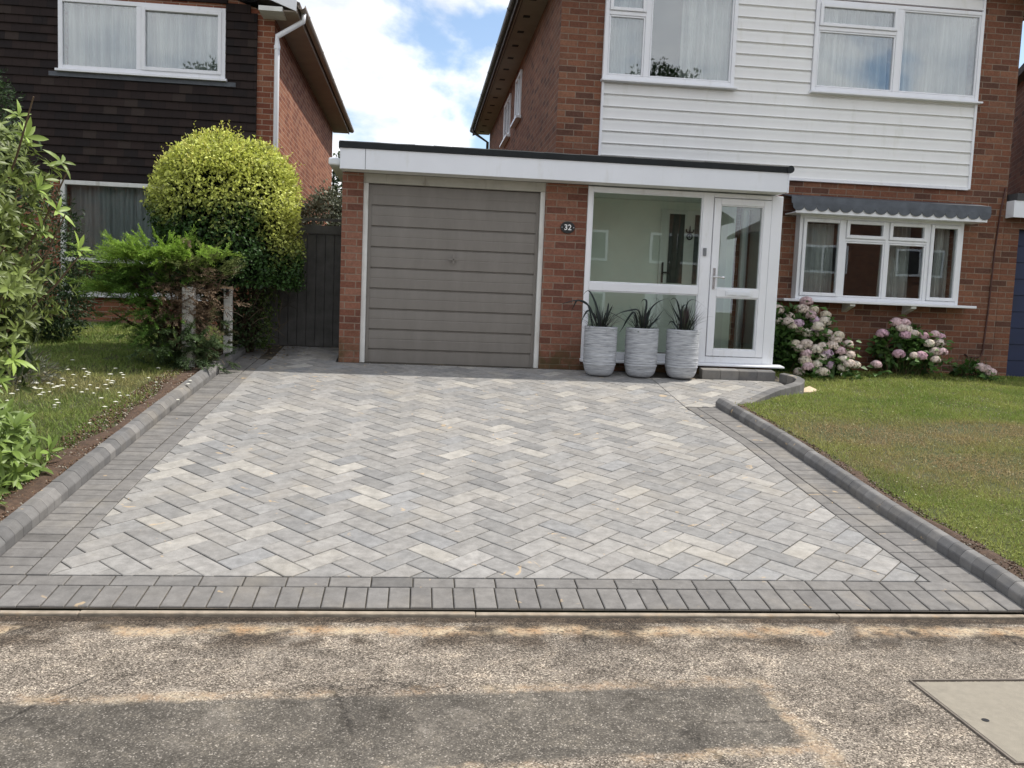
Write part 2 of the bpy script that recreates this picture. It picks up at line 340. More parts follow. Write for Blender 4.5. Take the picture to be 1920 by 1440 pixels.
class MB:
    def __init__(s): s.v = []; s.f = []; s.c = []
    def add(s, vs, fs, c=None):
        k = len(s.v); s.v += [tuple(p) for p in vs]; s.f += [tuple(i+k for i in f) for f in fs]; s.c += [c]*len(fs)
    def box(s, x0, x1, y0, y1, z0, z1, c=None):
        vs = [(x, y, z) for z in (z0, z1) for y in (y0, y1) for x in (x0, x1)]
        s.add(vs, [(0, 2, 3, 1), (4, 5, 7, 6), (0, 1, 5, 4), (2, 6, 7, 3), (0, 4, 6, 2), (1, 3, 7, 5)], c); return s
    def quad(s, *p, c=None): s.add(p, [tuple(range(len(p)))], c); return s
    def prism(s, pts, a, b, axis='x', c=None):
        """profile points extruded along an axis; pts are the two other coordinates in order"""
        f = {'x': lambda p, t: (t, p[0], p[1]), 'y': lambda p, t: (p[0], t, p[1]), 'z': lambda p, t: (p[0], p[1], t)}[axis]
        n = len(pts); vs = [f(p, a) for p in pts]+[f(p, b) for p in pts]
        s.add(vs, [tuple(range(n)), tuple(range(2*n-1, n-1, -1))]+[(i, i+n, (i+1) % n+n, (i+1) % n) for i in range(n)], c); return s
    def tube(s, pts, r, n=8, c=None, caps=True):
        pts = [Vector(p) for p in pts]; rs = r if isinstance(r, (list, tuple)) else [r]*len(pts)
        k = len(s.v); u = None
        for i, p in enumerate(pts):
            d = (pts[min(i+1, len(pts)-1)]-pts[max(i-1, 0)]).normalized()
            if u is None: u = d.orthogonal().normalized()
            u = (u-d*u.dot(d)); u = u.normalized() if u.length > 1e-6 else d.orthogonal().normalized()
            v = d.cross(u)
            for j in range(n):
                a = 2*math.pi*j/n; s.v.append(tuple(p+(u*math.cos(a)+v*math.sin(a))*rs[i]))
        fs = []
        for i in range(len(pts)-1):
            for j in range(n):
                a = k+i*n+j; b = k+i*n+(j+1) % n; fs.append((a, b, b+n, a+n))
        if caps: fs += [tuple(k+j for j in range(n))[::-1], tuple(k+(len(pts)-1)*n+j for j in range(n))]
        s.f += fs; s.c += [c]*len(fs); return s
    def lathe(s, prof, cx, cy, n=48, c=None, sy=1.0):
        k = len(s.v)
        for r, z in prof:
            for j in range(n):
                a = 2*math.pi*j/n; s.v.append((cx+r*math.cos(a), cy+r*sy*math.sin(a), z))
        fs = []
        for i in range(len(prof)-1):
            for j in range(n):
                a = k+i*n+j; b = k+i*n+(j+1) % n; fs.append((a, b, b+n, a+n))
        s.f += fs; s.c += [c]*len(fs); return s
    def frame(s, x0, x1, z0, z1, y0, y1, w, wb=None, wt=None, wl=None, wr=None):
        """rectangular frame in the XZ plane, four butted bars"""
        wb = wb or w; wt = wt or w; wl = wl or w; wr = wr or w
        s.box(x0, x0+wl, y0, y1, z0, z1); s.box(x1-wr, x1, y0, y1, z0, z1)
        s.box(x0+wl, x1-wr, y0+.001, y1, z0, z0+wb); s.box(x0+wl, x1-wr, y0+.001, y1, z1-wt, z1); return s
    def build(s, name, m, parent=None, bevel=0, smooth=False, origin=None, seg=2):
        off = root_loc(parent) if parent else Vector(origin or (0, 0, 0))
        me = bpy.data.meshes.new(name)
        V = np.array(s.v, dtype=np.float64)-np.array(off)
        me.from_pydata(V.tolist(), [], s.f)
        # box-projected UVs in metres, from world coordinates
        uvl = me.uv_layers.new(name='UVMap'); me.update()
        W = np.array(s.v); buf = np.zeros(len(me.loops)*2)
        for p in me.polygons:
            n = p.normal; ax, ay, az = abs(n.x), abs(n.y), abs(n.z)
            for li in p.loop_indices:
                q = W[me.loops[li].vertex_index]
                if az > ax and az > ay: uvq = (q[0], q[1])
                elif ax > ay: uvq = (q[1], q[2])
                else: uvq = (q[0], q[2])
                buf[2*li], buf[2*li+1] = uvq
        uvl.data.foreach_set('uv', buf)
        if any(c is not None for c in s.c):
            a = me.color_attributes.new('col', 'FLOAT_COLOR', 'CORNER'); cb = np.ones((len(me.loops), 4))
            for p, c in zip(me.polygons, s.c):
                if c is not None: cb[p.loop_start:p.loop_start+p.loop_total, :3] = c
            a.data.foreach_set('color', cb.ravel())
        if smooth: me.polygons.foreach_set('use_smooth', [True]*len(me.polygons))
        me.materials.append(m); o = bpy.data.objects.new(name, me); col.objects.link(o)
        if parent: o.parent = parent
        else: o.location = off
        if bevel:
            bv = o.modifiers.new('bevel', 'BEVEL'); bv.width = bevel; bv.segments = seg; bv.limit_method = 'ANGLE'; bv.harden_normals = False
        return o

def np_mesh(name, V, F, C, m, parent=None, origin=None, smooth=False):
    """V (n,3) world, F (k,3) or (k,4), C (n,3) per-vertex colour"""
    off = root_loc(parent) if parent else Vector(origin or (0, 0, 0))
    me = bpy.data.meshes.new(name); V = V-np.array(off)
    me.vertices.add(len(V)); me.vertices.foreach_set('co', V.astype(np.float32).ravel())
    k = F.shape[1]; me.loops.add(F.size); me.loops.foreach_set('vertex_index', F.astype(np.int32).ravel())
    me.polygons.add(len(F)); me.polygons.foreach_set('loop_start', (np.arange(len(F))*k).astype(np.int32))
    me.update(calc_edges=True); me.validate()
    a = me.color_attributes.new('col', 'FLOAT_COLOR', 'POINT'); cc = np.ones((len(V), 4), np.float32); cc[:, :3] = C; a.data.foreach_set('color', cc.ravel())
    if smooth: me.polygons.foreach_set('use_smooth', [True]*len(me.polygons))
    me.materials.append(m); o = bpy.data.objects.new(name, me); col.objects.link(o)
    if parent: o.parent = parent
    else: o.location = off
    return o

def norm(a): return a/np.maximum(np.linalg.norm(a, axis=-1, keepdims=True), 1e-9)
def leaves(P, D, N, L, Wd, C, fold=.25, droop=0.0):
    """diamond leaves with a folded midrib: P base, D direction, N normal; returns V,F,C"""
    n = len(P); D = norm(D); S = norm(np.cross(D, N)); N = np.cross(S, D)
    L = np.broadcast_to(L, (n,))[:, None]; Wd = np.broadcast_to(Wd, (n,))[:, None]
    mid = P+D*L*.5-N*droop*L*.3; tip = P+D*L-N*droop*L
    v = np.stack([P, mid+S*Wd*.5+N*Wd*fold, tip, mid-S*Wd*.5+N*Wd*fold], 1).reshape(-1, 3)
    b = np.arange(n)[:, None]*4
    F = np.concatenate([b+np.array([0, 1, 2]), b+np.array([0, 2, 3])], 0)
    return v, F, np.repeat(C, 4, 0)
def join(parts):
    V, F, C, k = [], [], [], 0
    for v, f, c in parts: V.append(v); F.append(f+k); C.append(c); k += len(v)
    return np.concatenate(V), np.concatenate(F), np.concatenate(C)

def copy_tree(o, parent=None):
    c = o.copy(); col.objects.link(c); c.parent = parent
    for ch in list(o.children): copy_tree(ch, c)
    return c

# ------------------------------------------------------------------ terrain heights
SL, Y0 = .1206, 4.27
def plane(y): return SL*(y-Y0)
def lawn_r(x, y): return np.interp(y, [3, 4.3, 6, 8, 9, 10, 11, 11.6, 30], [.05, .078, .26, .49, .59, .655, .72, .75, .8])
def lawn_l(x, y): return np.interp(y, [3, 4.3, 6, 8, 9.7, 10.7, 12, 13.8, 30], [.05, .075, .27, .505, .69, .78, .86, .93, .95])
def base_z(y): return np.interp(y, [-10, 3.9, 4.4, 10.3, 12, 60], [-.09, -.09, -.03, .66, .68, .68])

def grid_sheet(name, xs, ys, zf, m, mask=None):
    mb = MB(); nx, ny = len(xs), len(ys)
    for y in ys:
        for x in xs: mb.v.append((float(x), float(y), float(zf(x, y))))
    for j in range(ny-1):
        for i in range(nx-1):
            if mask and not mask((xs[i]+xs[i+1])/2, (ys[j]+ys[j+1])/2): continue
            a = j*nx+i; mb.f.append((a, a+1, a+nx+1, a+nx)); mb.c.append(None)
    return mb.build(name, m, smooth=True)

struct(grid_sheet('ground', np.array([-400, -60, -20, -10, 0, 10, 20, 60, 400.]), np.array([-400, -60, -22, -10, 3.9, 4.4, 6, 8, 10.3, 12, 25, 60, 400.]), lambda x, y: base_z(y), M_ground))
struct(grid_sheet('road', np.linspace(-40, 40, 41), np.array([-9, -4, 0, 2, 3, 3.6, 4.0, 4.19]), lambda x, y: -.020+(-.05 if y < -8.9 else 0), M_road))
# ------------------------------------------------------------------ driveway
random.seed(11)
def clip(poly, edge_poly):
    """Sutherland-Hodgman against a convex counter-clockwise polygon"""
    out = poly
    for i in range(len(edge_poly)):
        a, b = edge_poly[i], edge_poly[(i+1) % len(edge_poly)]
        inp, out = out, []
        if not inp: return []
        sd_ = lambda p: (b[0]-a[0])*(p[1]-a[1])-(b[1]-a[1])*(p[0]-a[0])
        for k in range(len(inp)):
            p, q = inp[k-1], inp[k]; sp_, sq = sd_(p), sd_(q)
            if (sp_ >= 0) != (sq >= 0):
                tt = sp_/(sp_-sq); out.append((p[0]+(q[0]-p[0])*tt, p[1]+(q[1]-p[1])*tt))
            if sq >= 0: out.append(q)
    return out
def area(p): return abs(sum(p[i-1][0]*p[i][1]-p[i][0]*p[i-1][1] for i in range(len(p))))/2
def inset(poly, d):
    """shrink a convex CCW polygon by d"""
    n = len(poly); lines = []
    for i in range(n):
        a, b = poly[i], poly[(i+1) % n]; L = math.hypot(b[0]-a[0], b[1]-a[1])
        if L < 1e-5: continue
        nx, ny = -(b[1]-a[1])/L, (b[0]-a[0])/L
        lines.append((a, b, nx, ny))
    big = poly
    out = poly
    for a, b, nx, ny in lines:
        A = (a[0]+nx*d, a[1]+ny*d); B = (b[0]+nx*d, b[1]+ny*d)
        inp, out = out, []
        if not inp: return []
        f = lambda p: (B[0]-A[0])*(p[1]-A[1])-(B[1]-A[1])*(p[0]-A[0])
        for k in range(len(inp)):
            p, q = inp[k-1], inp[k]; s0, s1 = f(p), f(q)
            if (s0 >= 0) != (s1 >= 0):
                tt = s0/(s0-s1); out.append((p[0]+(q[0]-p[0])*tt, p[1]+(q[1]-p[1])*tt))
            if s1 >= 0: out.append(q)
    return out
def block(mb, poly, c, gap=.0034, ch=.0045, h=.0075):
    """a paver: poly is CCW in plan; chamfered top standing h above the jointing sand"""
    if len(poly) < 3 or area(poly) < 2e-4: return
    o = inset(poly, gap); i = inset(poly, gap+ch)
    if len(o) != len(i) or len(o) < 3:
        if len(o) < 3: return
        cx = sum(p[0] for p in o)/len(o); cy = sum(p[1] for p in o)/len(o); i = [((p[0]-cx)*.93+cx, (p[1]-cy)*.93+cy) for p in o]
    n = len(o); dz = random.uniform(-.0012, .0012)
    tx, ty = random.uniform(-.004, .004), random.uniform(-.004, .004)
    cx, cy = o[0]
    zt = lambda p, e: plane(p[1])+e+dz+tx*(p[0]-cx)+ty*(p[1]-cy)
    vs = [(p[0], p[1], plane(p[1])-.006) for p in o]+[(p[0], p[1], zt(p, h-.003)) for p in o]+[(p[0], p[1], zt(p, h)) for p in i]
    fs = [(k, (k+1) % n, (k+1) % n+n, k+n) for k in range(n)]+[(k+n, (k+1) % n+n, (k+1) % n+2*n, k+2*n) for k in range(n)]+[tuple(range(2*n, 3*n))]
    mb.add(vs, fs, c)
WP = .14; cx0, cy0 = -.423, 4.975; r2 = math.sqrt(.5)
def loc2(u, v): return (cx0+(u+v)*r2*WP, cy0+(v-u)*r2*WP)
PCOL = [(.286, .275, .260), (.268, .259, .247), (.304, .291, .274), (.250, .244, .235), (.282, .271, .256), (.340, .322, .295), (.262, .259, .255), (.298, .285, .267), (.236, .231, .224), (.365, .345, .312), (.273, .262, .247), (.256, .249, .239), (.288, .275, .258), (.278, .267, .252)]
LE = [(-1.795, 4.5), (-1.785, 6.2), (-1.75, 7.77), (-1.68, 9.83), (-1.63, 10.3), (-1.62, 11.3)]
RE = [(2.856, 4.5), (2.786, 5.7), (2.751, 7.33), (2.632, 8.52), (2.632, 9.8), (2.632, 10.3)]
def fields(y):
    """convex clip region for a block centred at y: local straight pieces of the field edges"""
    def seg(E):
        for a, b in zip(E, E[1:]):
            if a[1] <= y <= b[1]: return a, b
        return E[-2:] if y > E[-1][1] else E[:2]
    (la, lb), (ra, rb) = seg(LE), seg(RE); ex = lambda a, b, yy: (a[0]+(b[0]-a[0])*(yy-a[1])/(b[1]-a[1]), yy)
    y0, y1 = max(4.6, y-.5), min(10.24, y+.5)
    return [[ex(la, lb, y0), ex(ra, rb, y0), ex(ra, rb, y1), ex(la, lb, y1)]] if y1 > y0 else []
fieldB = [(2.632, 8.585), (2.99, 8.60), (3.10, 8.66), (4.14, 9.55), (4.14, 9.95), (2.632, 9.95)]
fieldC = [(-1.62, 10.24), (-.90, 10.24), (-.90, 11.15), (-1.60, 11.15)]
mb = MB()
for a in range(-60, 90):
    for b in range(-25, 45):
        ou, ov = -a+4*b, a
        for (u0, u1, v0, v1) in ((0, 2, 0, 1), (2, 3, 0, 2)):
            p = [loc2(ou+u0, ov+v0), loc2(ou+u1, ov+v0), loc2(ou+u1, ov+v1), loc2(ou+u0, ov+v1)]
            x = sum(q[0] for q in p)/4; y = sum(q[1] for q in p)/4
            if not (-2.2 < x < 4.3 and 4.3 < y < 11.5): continue
            c = random.choice(PCOL); k = random.uniform(.86, 1.02)*(.965 if u1-u0 == 2 else 1.04); c = tuple(q*k for q in c)  # laying direction shifts the tone: directional sheen put into the block colour
            for fp in fields(y)+[fieldB, fieldC]:
                q = clip(p, fp)
                if q: block(mb, q, c)
struct(mb.build('herringbone_paving', M_paver))
# border courses
BC = [(.180, .171, .161), (.170, .162, .153), (.190, .180, .168), (.175, .166, .156), (.184, .176, .167), (.165, .157, .149)]
def bcol():
    k = random.uniform(.92, 1.08); return tuple(q*k for q in random.choice(BC))
def resample(path, step):
    P = [Vector(p) for p in path]; out = []; L = [0]
    for a, b in zip(P, P[1:]): L.append(L[-1]+(b-a).length)
    n = max(1, round(L[-1]/step))
    for i in range(n+1):
        d = L[-1]*i/n; k = 0
        while k < len(L)-2 and L[k+1] < d: k += 1
        tt = (d-L[k])/(L[k+1]-L[k]); out.append(P[k].lerp(P[k+1], tt))
    return out
def offs(pts, d):
    out = []
    for i, p in enumerate(pts):
        a = pts[max(i-1, 0)]; b = pts[min(i+1, len(pts)-1)]; t_ = (b-a).normalized(); out.append(Vector((p.x-t_.y*d, p.y+t_.x*d)))
    return out
def course(mb, path, d0, d1, pitch, dark=1.0):
    P = resample(path, pitch); A, B = offs(P, d0), offs(P, d1)
    for i in range(len(P)-1):
        q = [tuple(A[i]), tuple(A[i+1]), tuple(B[i+1]), tuple(B[i])]
        if sum(q[k-1][0]*q[k][1]-q[k][0]*q[k-1][1] for k in range(4)) < 0: q.reverse()
        c = bcol()
        if random.random() < .02: c = tuple(k*.72 for k in c)
        block(mb, q, c, .0034, .0045, .0075)
mb = MB()
course(mb, [(-2.12, 4.255), (3.19, 4.255)], 0, .225, .1052)
course(mb, [(-2.10, 4.482), (3.19, 4.482)], 0, .112, .213)
KL = [(-2.115, 4.60), (-2.105, 6.24), (-2.07, 7.77), (-1.995, 9.83), (-1.945, 10.9)]
KR = [(3.19, 4.60), (3.12, 5.7), (3.085, 7.33), (2.965, 8.58)]
course(mb, KL, 0, -.212, .1052); course(mb, KL[:-1]+[(-1.97, 10.3)], -.214, -.322, .213)
course(mb, KR, .0, .222, .1052); course(mb, KR, .224, .334, .213)
# flush curved border of the step area and the small rim
course(mb, [(2.63, 10.0), (1.9, 10.0)], 0, -.22, .1052)
struct(mb.build('paving_border', M_edge))
# bedding sand under the blocks, one sheet following the slope
mb = MB()
outline = [(-2.16, 4.25), (3.22, 4.25), (3.14, 5.7), (3.1, 7.33), (2.99, 8.58), (3.35, 8.86), (3.62, 9.1), (3.96, 9.36), (4.2, 9.66), (4.25, 10.3), (-.75, 10.4), (-.75, 11.4), (-2.0, 11.4), (-2.03, 9.8), (-2.1, 7.7), (-2.14, 6.2)]
mb.quad(*[(x, y, plane(y)-.001) for x, y in outline])
struct(mb.build('bedding_sand', M_joint))
# concrete edging strip along the road
mb = MB(); x = -7.0
while x < 9:
    L = 1.83; mb.box(x+.0005, x+L-.002, 4.206, 4.246, -.12, -.010+random.uniform(-.002, .002)); x += L
M_strip = plain("edging_concrete", (.30, .25, .19), .9, .3, 14, bmp=.6, dirt=((.42, .29, .17), .8))
struct(mb.build('edging_strip', M_strip, bevel=.006))

# kerbs --------------------------------------------------------------
KC = [(.150, .146, .142), (.165, .16, .154), (.135, .132, .13), (.18, .173, .165), (.152, .147, .142)]
mb = MB()
def kerb_run(path, side, pitch=.105, prof=((0, -.06), (0, .052), (.004, .060), (.034, .092), (.044, .098), (.056, .100), (.098, .100), (.104, .094), (.105, -.12)), hf=None):
    P = resample(path, pitch); n = len(P); m_ = len(prof)
    off = [offs(P, side*d) for d, z in prof]
    for i in range(n-1):
        c = random.choice(KC); k = random.uniform(.84, 1.18); c = tuple(q*k for q in c); dz = random.uniform(-.0015, .0015)
        vs = []
        for e in (.008, .992):
            for q, (d, z) in enumerate(prof):
                p = off[q][i].lerp(off[q][i+1], e); hh = 1.0 if hf is None else hf((i+e)/(n-1))
                vs.append((p.x, p.y, plane(p.y)+(z*hh if z > 0 else z)+dz))
        fs = [(q, q+1, q+1+m_, q+m_) for q in range(m_-1)]+[(m_-1, 0, m_, 2*m_-1), tuple(range(m_-1, -1, -1)), tuple(range(m_, 2*m_))]
        mb.add(vs, fs, c)
kerb_run([(-2.12, 4.25)]+KL, 1)
kerb_run([(3.195, 4.10)]+KR+[(2.955, 8.63)], -1, prof=((0, -.06), (0, .048), (.004, .056), (.030, .084), (.038, .090), (.048, .092), (.086, .092), (.091, .087), (.092, -.12)))
def rim_h(t_): return max(.12, min(1, (t_-.05)/.45))
RIM = [(3.05, 8.66), (3.18, 8.72), (3.38, 8.89), (3.63, 9.1), (3.90, 9.29), (4.10, 9.47), (4.22, 9.66), (4.23, 9.82), (4.14, 9.95)]
kerb_run(RIM, -1, pitch=.10, prof=((0, -.06), (0, .092), (.006, .10), (.094, .10), (.10, .093), (.10, -.12)), hf=rim_h)
kerb_run([(4.10, 9.965), (3.24, 9.975)], -1, pitch=.20, prof=((0, -.06), (0, .104), (.006, .112), (.124, .112), (.13, .105), (.13, -.12)))
kerb_o = struct(mb.build('kerb', M_kerb, bevel=.0015))

# ------------------------------------------------------------------ walls with openings
def wall_open(mb, x0, x1, z0, z1, y, t, ops):
    """wall in the XZ plane: outer face at y, inner at y+t, rectangular openings with reveals"""
    xs = sorted({x0, x1, *[o[0] for o in ops], *[o[1] for o in ops]}); zs = sorted({z0, z1, *[o[2] for o in ops], *[o[3] for o in ops]})
    for i in range(len(xs)-1):
        for j in range(len(zs)-1):
            a, b, c, d = xs[i], xs[i+1], zs[j], zs[j+1]; mx, mz = (a+b)/2, (c+d)/2
            if any(o[0] < mx < o[1] and o[2] < mz < o[3] for o in ops): continue
            mb.quad((a, y, c), (b, y, c), (b, y, d), (a, y, d)); mb.quad((b, y+t, c), (a, y+t, c), (a, y+t, d), (b, y+t, d))
    for a, b, c, d in ops:
        mb.quad((a, y, c), (a, y+t, c), (a, y+t, d), (a, y, d)); mb.quad((b, y+t, c), (b, y, c), (b, y, d), (b, y+t, d))
        mb.quad((a, y+t, c), (a, y, c), (b, y, c), (b, y+t, c)); mb.quad((a, y, d), (a, y+t, d), (b, y+t, d), (b, y, d))

def curtain(name, label, x0, x1, z0, z1, y, folds, amp=.025, m=M_cloth, group='net curtains', seed=0, gather=0.0):
    rnd = random.Random(seed); n = max(40, int((x1-x0)*90)); mb = MB(); ph = rnd.uniform(0, 6); xs = np.linspace(x0, x1, n)
    rows = np.linspace(z0, z1, 7)
    fr = [rnd.uniform(.6, 1.5) for _ in range(4)]
    for z in rows:
        tt = (z-z0)/(z1-z0)
        for x in xs:
            q = (x-x0)/(x1-x0)
            y_ = y+amp*(math.sin(6.283*folds*q+ph+.5*math.sin(3*tt))*.6+math.sin(6.283*folds*q*fr[0]*.47+2*ph+tt)*.5+.35*math.sin(6.283*folds*2.1*q+fr[1]))
            xx = x+gather*(1-abs(2*tt-1))*0+.01*math.sin(9*q+tt*2)
            mb.v.append((xx, y_, z))
    for j in range(len(rows)-1):
        for i in range(n-1): a = j*n+i; mb.f.append((a, a+1, a+n+1, a+n)); mb.c.append(None)
    o = mb.build(name, m, smooth=True, origin=(x0, y, z0)); tag(o, label, 'curtain', group); return o

def pane(parent, x0, x1, z0, z1, y, m=M_glass, label=None):
    mb = MB(); mb.box(x0, x1, y-.006, y+.006, z0, z1); o = mb.build('pane', m, parent)
    if label: o['label'] = label
    return o

# ================================================================== HOUSE 32
YM = 11.5; G0 = .55
hs = thing('brick_house', 'red brick house with white cladding, taupe garage door and glazed porch above the driveway', 'house', (4.7, YM, .75))
XL, XR, ZE = 1.66, 7.77, 5.66
ops = [(2.22, 3.90, 4.31, 5.47), (4.93, 7.22, 4.33, 5.47), (4.93, 7.06, 1.68, 2.75), (3.05, 3.95, .90, 2.74)]
mb = MB(); wall_open(mb, XL, XR, .5, ZE, YM, .28, ops)
# side and rear walls (openings for the two narrow side windows are left as shallow recesses)
mb.quad((XL, 23.2, .5), (XL, YM, .5), (XL, YM, ZE), (XL, 23.2, ZE)); mb.quad((XR, YM, .5), (XR, 23.2, .5), (XR, 23.2, ZE), (XR, YM, ZE))
mb.quad((XR, 23.2, .5), (XL, 23.2, .5), (XL, 23.2, ZE), (XR, 23.2, ZE))
xm = (XL+XR)/2; ZR = ZE+(xm-XL)*math.tan(R_(21))
mb.quad((XL, YM, ZE), (XR, YM, ZE), (xm, YM, ZR)); mb.quad((XR, 23.2, ZE), (XL, 23.2, ZE), (xm, 23.2, ZR))
mb.build('wall', M_brick, hs)
# rooms behind the windows
mb = MB()
def room(x0, x1, y0, y1, z0, z1):
    mb.quad((x0, y1, z0), (x1, y1, z0), (x1, y1, z1), (x0, y1, z1)); mb.quad((x0, y0, z0), (x0, y1, z0), (x0, y1, z1), (x0, y0, z1))
    mb.quad((x1, y1, z0), (x1, y0, z0), (x1, y0, z1), (x1, y1, z1)); mb.quad((x0, y0, z0), (x1, y0, z0), (x1, y1, z0), (x0, y1, z0)); mb.quad((x0, y1, z1), (x1, y1, z1), (x1, y0, z1), (x0, y0, z1))
room(1.9, 4.5, YM+.281, 15.5, 3.3, 5.62); room(4.6, 7.5, YM+.281, 15.5, 3.3, 5.62); room(4.2, 7.5, YM+.281, 16, .9, 3.15); room(2.0, 4.1, YM+.281, 13, .9, 3.15)
mb.build('room_lining', M_room, hs)
# roof: two slopes, verge and eaves overhang
mb = MB(); tq = math.tan(R_(21)); th = .10
for s_, xe in ((-1, XL-.42), (1, XR+.42)):
    ze = ZE+.10-.42*tq+.02
    a = [(xe, ze), (xm, ZR+.12), (xm, ZR+.12+th), (xe, ze+th)]
    if s_ > 0: a.reverse()
    mb.prism(a, 11.18, 23.5, 'y')
mb.build('roof', M_roof, hs)
mb = MB()
for xw, xe in ((XL, XL-.36), (XR, XR+.36)):
    a, b = min(xw, xe), max(xw, xe); mb = MB(); mb.box(a, b, 11.2, 23.4, ZE-.012, ZE+.006); sq_ = mb.build('soffit', M_soffit, hs)
    if xw == XL: sf = sq_
mb = MB()
y = 12.0
while y < 23: mb = MB(); mb.box(XL-.26, XL-.16, y, y+.10, ZE-.018, ZE-.0125); mb.build('soffit_vent', M_dark, sf); y += .78
mb = MB()
for x in (XL-.378, XR+.36): mb = MB(); mb.box(x, x+.018, 11.2, 23.4, ZE-.03, ZE+.14); mb.build('fascia', M_soffit2, hs)
def gutter(parent, xg, y0, y1, z, m, r=.055, name='gutter'):
    g = MB(); n = 9; prof = [(xg+r*math.cos(math.pi+math.pi*k/n), z+r*math.sin(math.pi+math.pi*k/n)) for k in range(n+1)]
    inner = [(xg+(r-.006)*math.cos(2*math.pi-math.pi*k/n), z+(r-.006)*math.sin(2*math.pi-math.pi*k/n)) for k in range(n+1)]
    g.prism(prof+inner, y0, y1, 'y')
    y = y0+.5
    while y < y1: g.prism([(a*1.0+(a-xg)*.12, b+(b-z)*.12) for a, b in prof], y, y+.05, 'y'); y += 1.9
    return g.build(name, m, parent)
gutter(hs, XL-.44, 11.2, 23.5, ZE+.09, M_gutter); gutter(hs, XR+.44, 11.2, 23.5, ZE+.09, M_gutter)
mb = MB(); mb.tube([(XL-.44, 22.9, ZE+.04), (XL-.44, 22.9, ZE-.05), (XL-.07, 22.9, ZE-.28), (XL-.07, 22.9, .7)], .036)
mb.build('downpipe', M_gutter, hs, smooth=True)
# bargeboards on the front gable
mb = MB()
for s_, xe in ((-1, XL-.44), (1, XR+.44)):
    z0 = ZE+.10-.44*tq-.13; z1 = ZR+.10-.13
    a = [(xe, z0), (xm, z1), (xm, z1+.20), (xe, z0+.20)]
    if s_ > 0: a.reverse()
    mb.prism(a, 11.13, 11.165, 'y')
mb.build('bargeboard', M_upvc, hs)
# white weatherboard cladding
CX0, CX1, CZ0, CZ1 = 2.205, 7.215, 3.20, ZE-.01
mb = MB()
holes = [(2.205, 3.905, 4.29, 5.475), (4.925, 7.2151, 4.32, 5.475)]
def plank(x0, x1, z0, z1):
    h = z1-z0; n = 6; pts = []
    for k in range(n+1):
        tt = k/n; yy = YM-.030+.010*math.sin(math.pi*min(1, tt*1.0))*.6+(.016*max(0, (tt-.78)/.22))
        pts.append((yy, z0+h*tt))
    if h > .10: pts = [(YM-.012, z0+.0), (YM-.034, z0+.004)]+[(p[0], p[1]+.0) for p in pts[1:-1]]+[(YM-.006, z1-.009), (YM-.006, z1)]
    prof = pts+[(YM+.001, z1), (YM+.001, z0)]
    mb.prism(prof[::-1], x0, x1, 'x')
z = CZ0+.02; pitch = .1515
while z < CZ1-.01:
    z1 = min(z+pitch, CZ1); zm = (z+z1)/2
    segs = [(CX0+.03, CX1-.03)]
    for hx0, hx1, hz0, hz1 in holes:
        new = []
        for a, b in segs:
            if z1 > hz0+.01 and z < hz1-.01:
                if hz0 > z+.02 and hz0 < z1 and hz0-z > .03: # partial plank under the sill
                    plank(max(a, hx0), min(b, hx1), z, hz0)
                if a < hx0-.02: new.append((a, min(b, hx0)))
                if b > hx1+.02: new.append((max(a, hx1), b))
                if b <= hx0 or a >= hx1: new.append((a, b))
            else: new.append((a, b))
        segs = sorted(set(new))
    for a, b in segs:
        if b-a > .02: plank(a, b, z, z1)
    z = z1
cl = mb.build('cladding', M_clad, hs)
mb = MB(); mb.box(CX0, CX0+.03, YM-.045, YM+.001, CZ0, CZ1); mb.box(CX1-.03, CX1+.0, YM-.045, YM+.001, CZ0, CZ1); mb.box(CX0+.03, CX1-.03, YM-.046, YM, CZ0-.012, CZ0+.02)
mb.build('trim', M_upvc, cl, bevel=.003)
# upper windows ------------------------------------------------------
def casement(mb, x0, x1, z0, z1, y, w=.055, d=.05):
    """opening sash: a chamfered frame standing a little proud"""
    mb.frame(x0, x1, z0, z1, y-.018, y+d, w)
def upper_window(x0, x1, z0, z1, mull, sashes, fixed, label, m=M_glass_up):
    mb = MB(); yf = YM-.055; mb.frame(x0, x1, z0, z1, yf, YM+.02, .05)
    for a, b, c, d in mull: mb.box(a, b, yf+.002, YM+.02, c, d)
    for a, b, c, d in sashes: casement(mb, a, b, c, d, yf, .042)
    for a, b, c, d in fixed: mb.frame(a, b, c, d, yf+.008, YM+.012, .02)
    f = mb.build('window', M_upvc, hs, bevel=.006); f['label'] = label
    for a, b, c, d in sashes: pane(f, a+.04, b-.04, c+.04, d-.04, yf+.02, m)
    for a, b, c, d in fixed: pane(f, a+.018, b-.018, c+.018, d-.018, yf+.035, m)
    s = MB(); s.prism([(YM-.12, z0-.035), (YM+.0, z0-.035), (YM+.0, z0-.001), (YM-.055, z0-.001), (YM-.12, z0-.014)][::-1], x0-.02, x1+.03, 'x'); s.build('sill', M_upvc, f, bevel=.003)
    return f
upper_window(2.21, 3.905, 4.31, 5.47, [(2.72, 2.79, 4.36, 5.42), (2.26, 2.72, 5.09, 5.14)], [(2.262, 2.718, 5.142, 5.418)],
             [(2.262, 2.718, 4.362, 5.088), (2.792, 3.853, 4.362, 5.418)], 'upper window with a narrow left light and a large picture pane')
upper_window(4.93, 7.212, 4.335, 5.47, [(6.02, 6.10, 4.385, 5.42), (4.98, 6.02, 5.09, 5.14)], [(4.982, 6.018, 5.142, 5.418)],
             [(4.982, 6.018, 4.387, 5.088), (6.102, 7.16, 4.387, 5.418)], 'upper window with a wide top fanlight and two equal lights')
curtain('curtain', 'off-white net curtain filling the narrow light of the upper window beside the brick pier', 2.24, 2.76, 4.33, 5.5, YM+.10, 5, .045, seed=1)
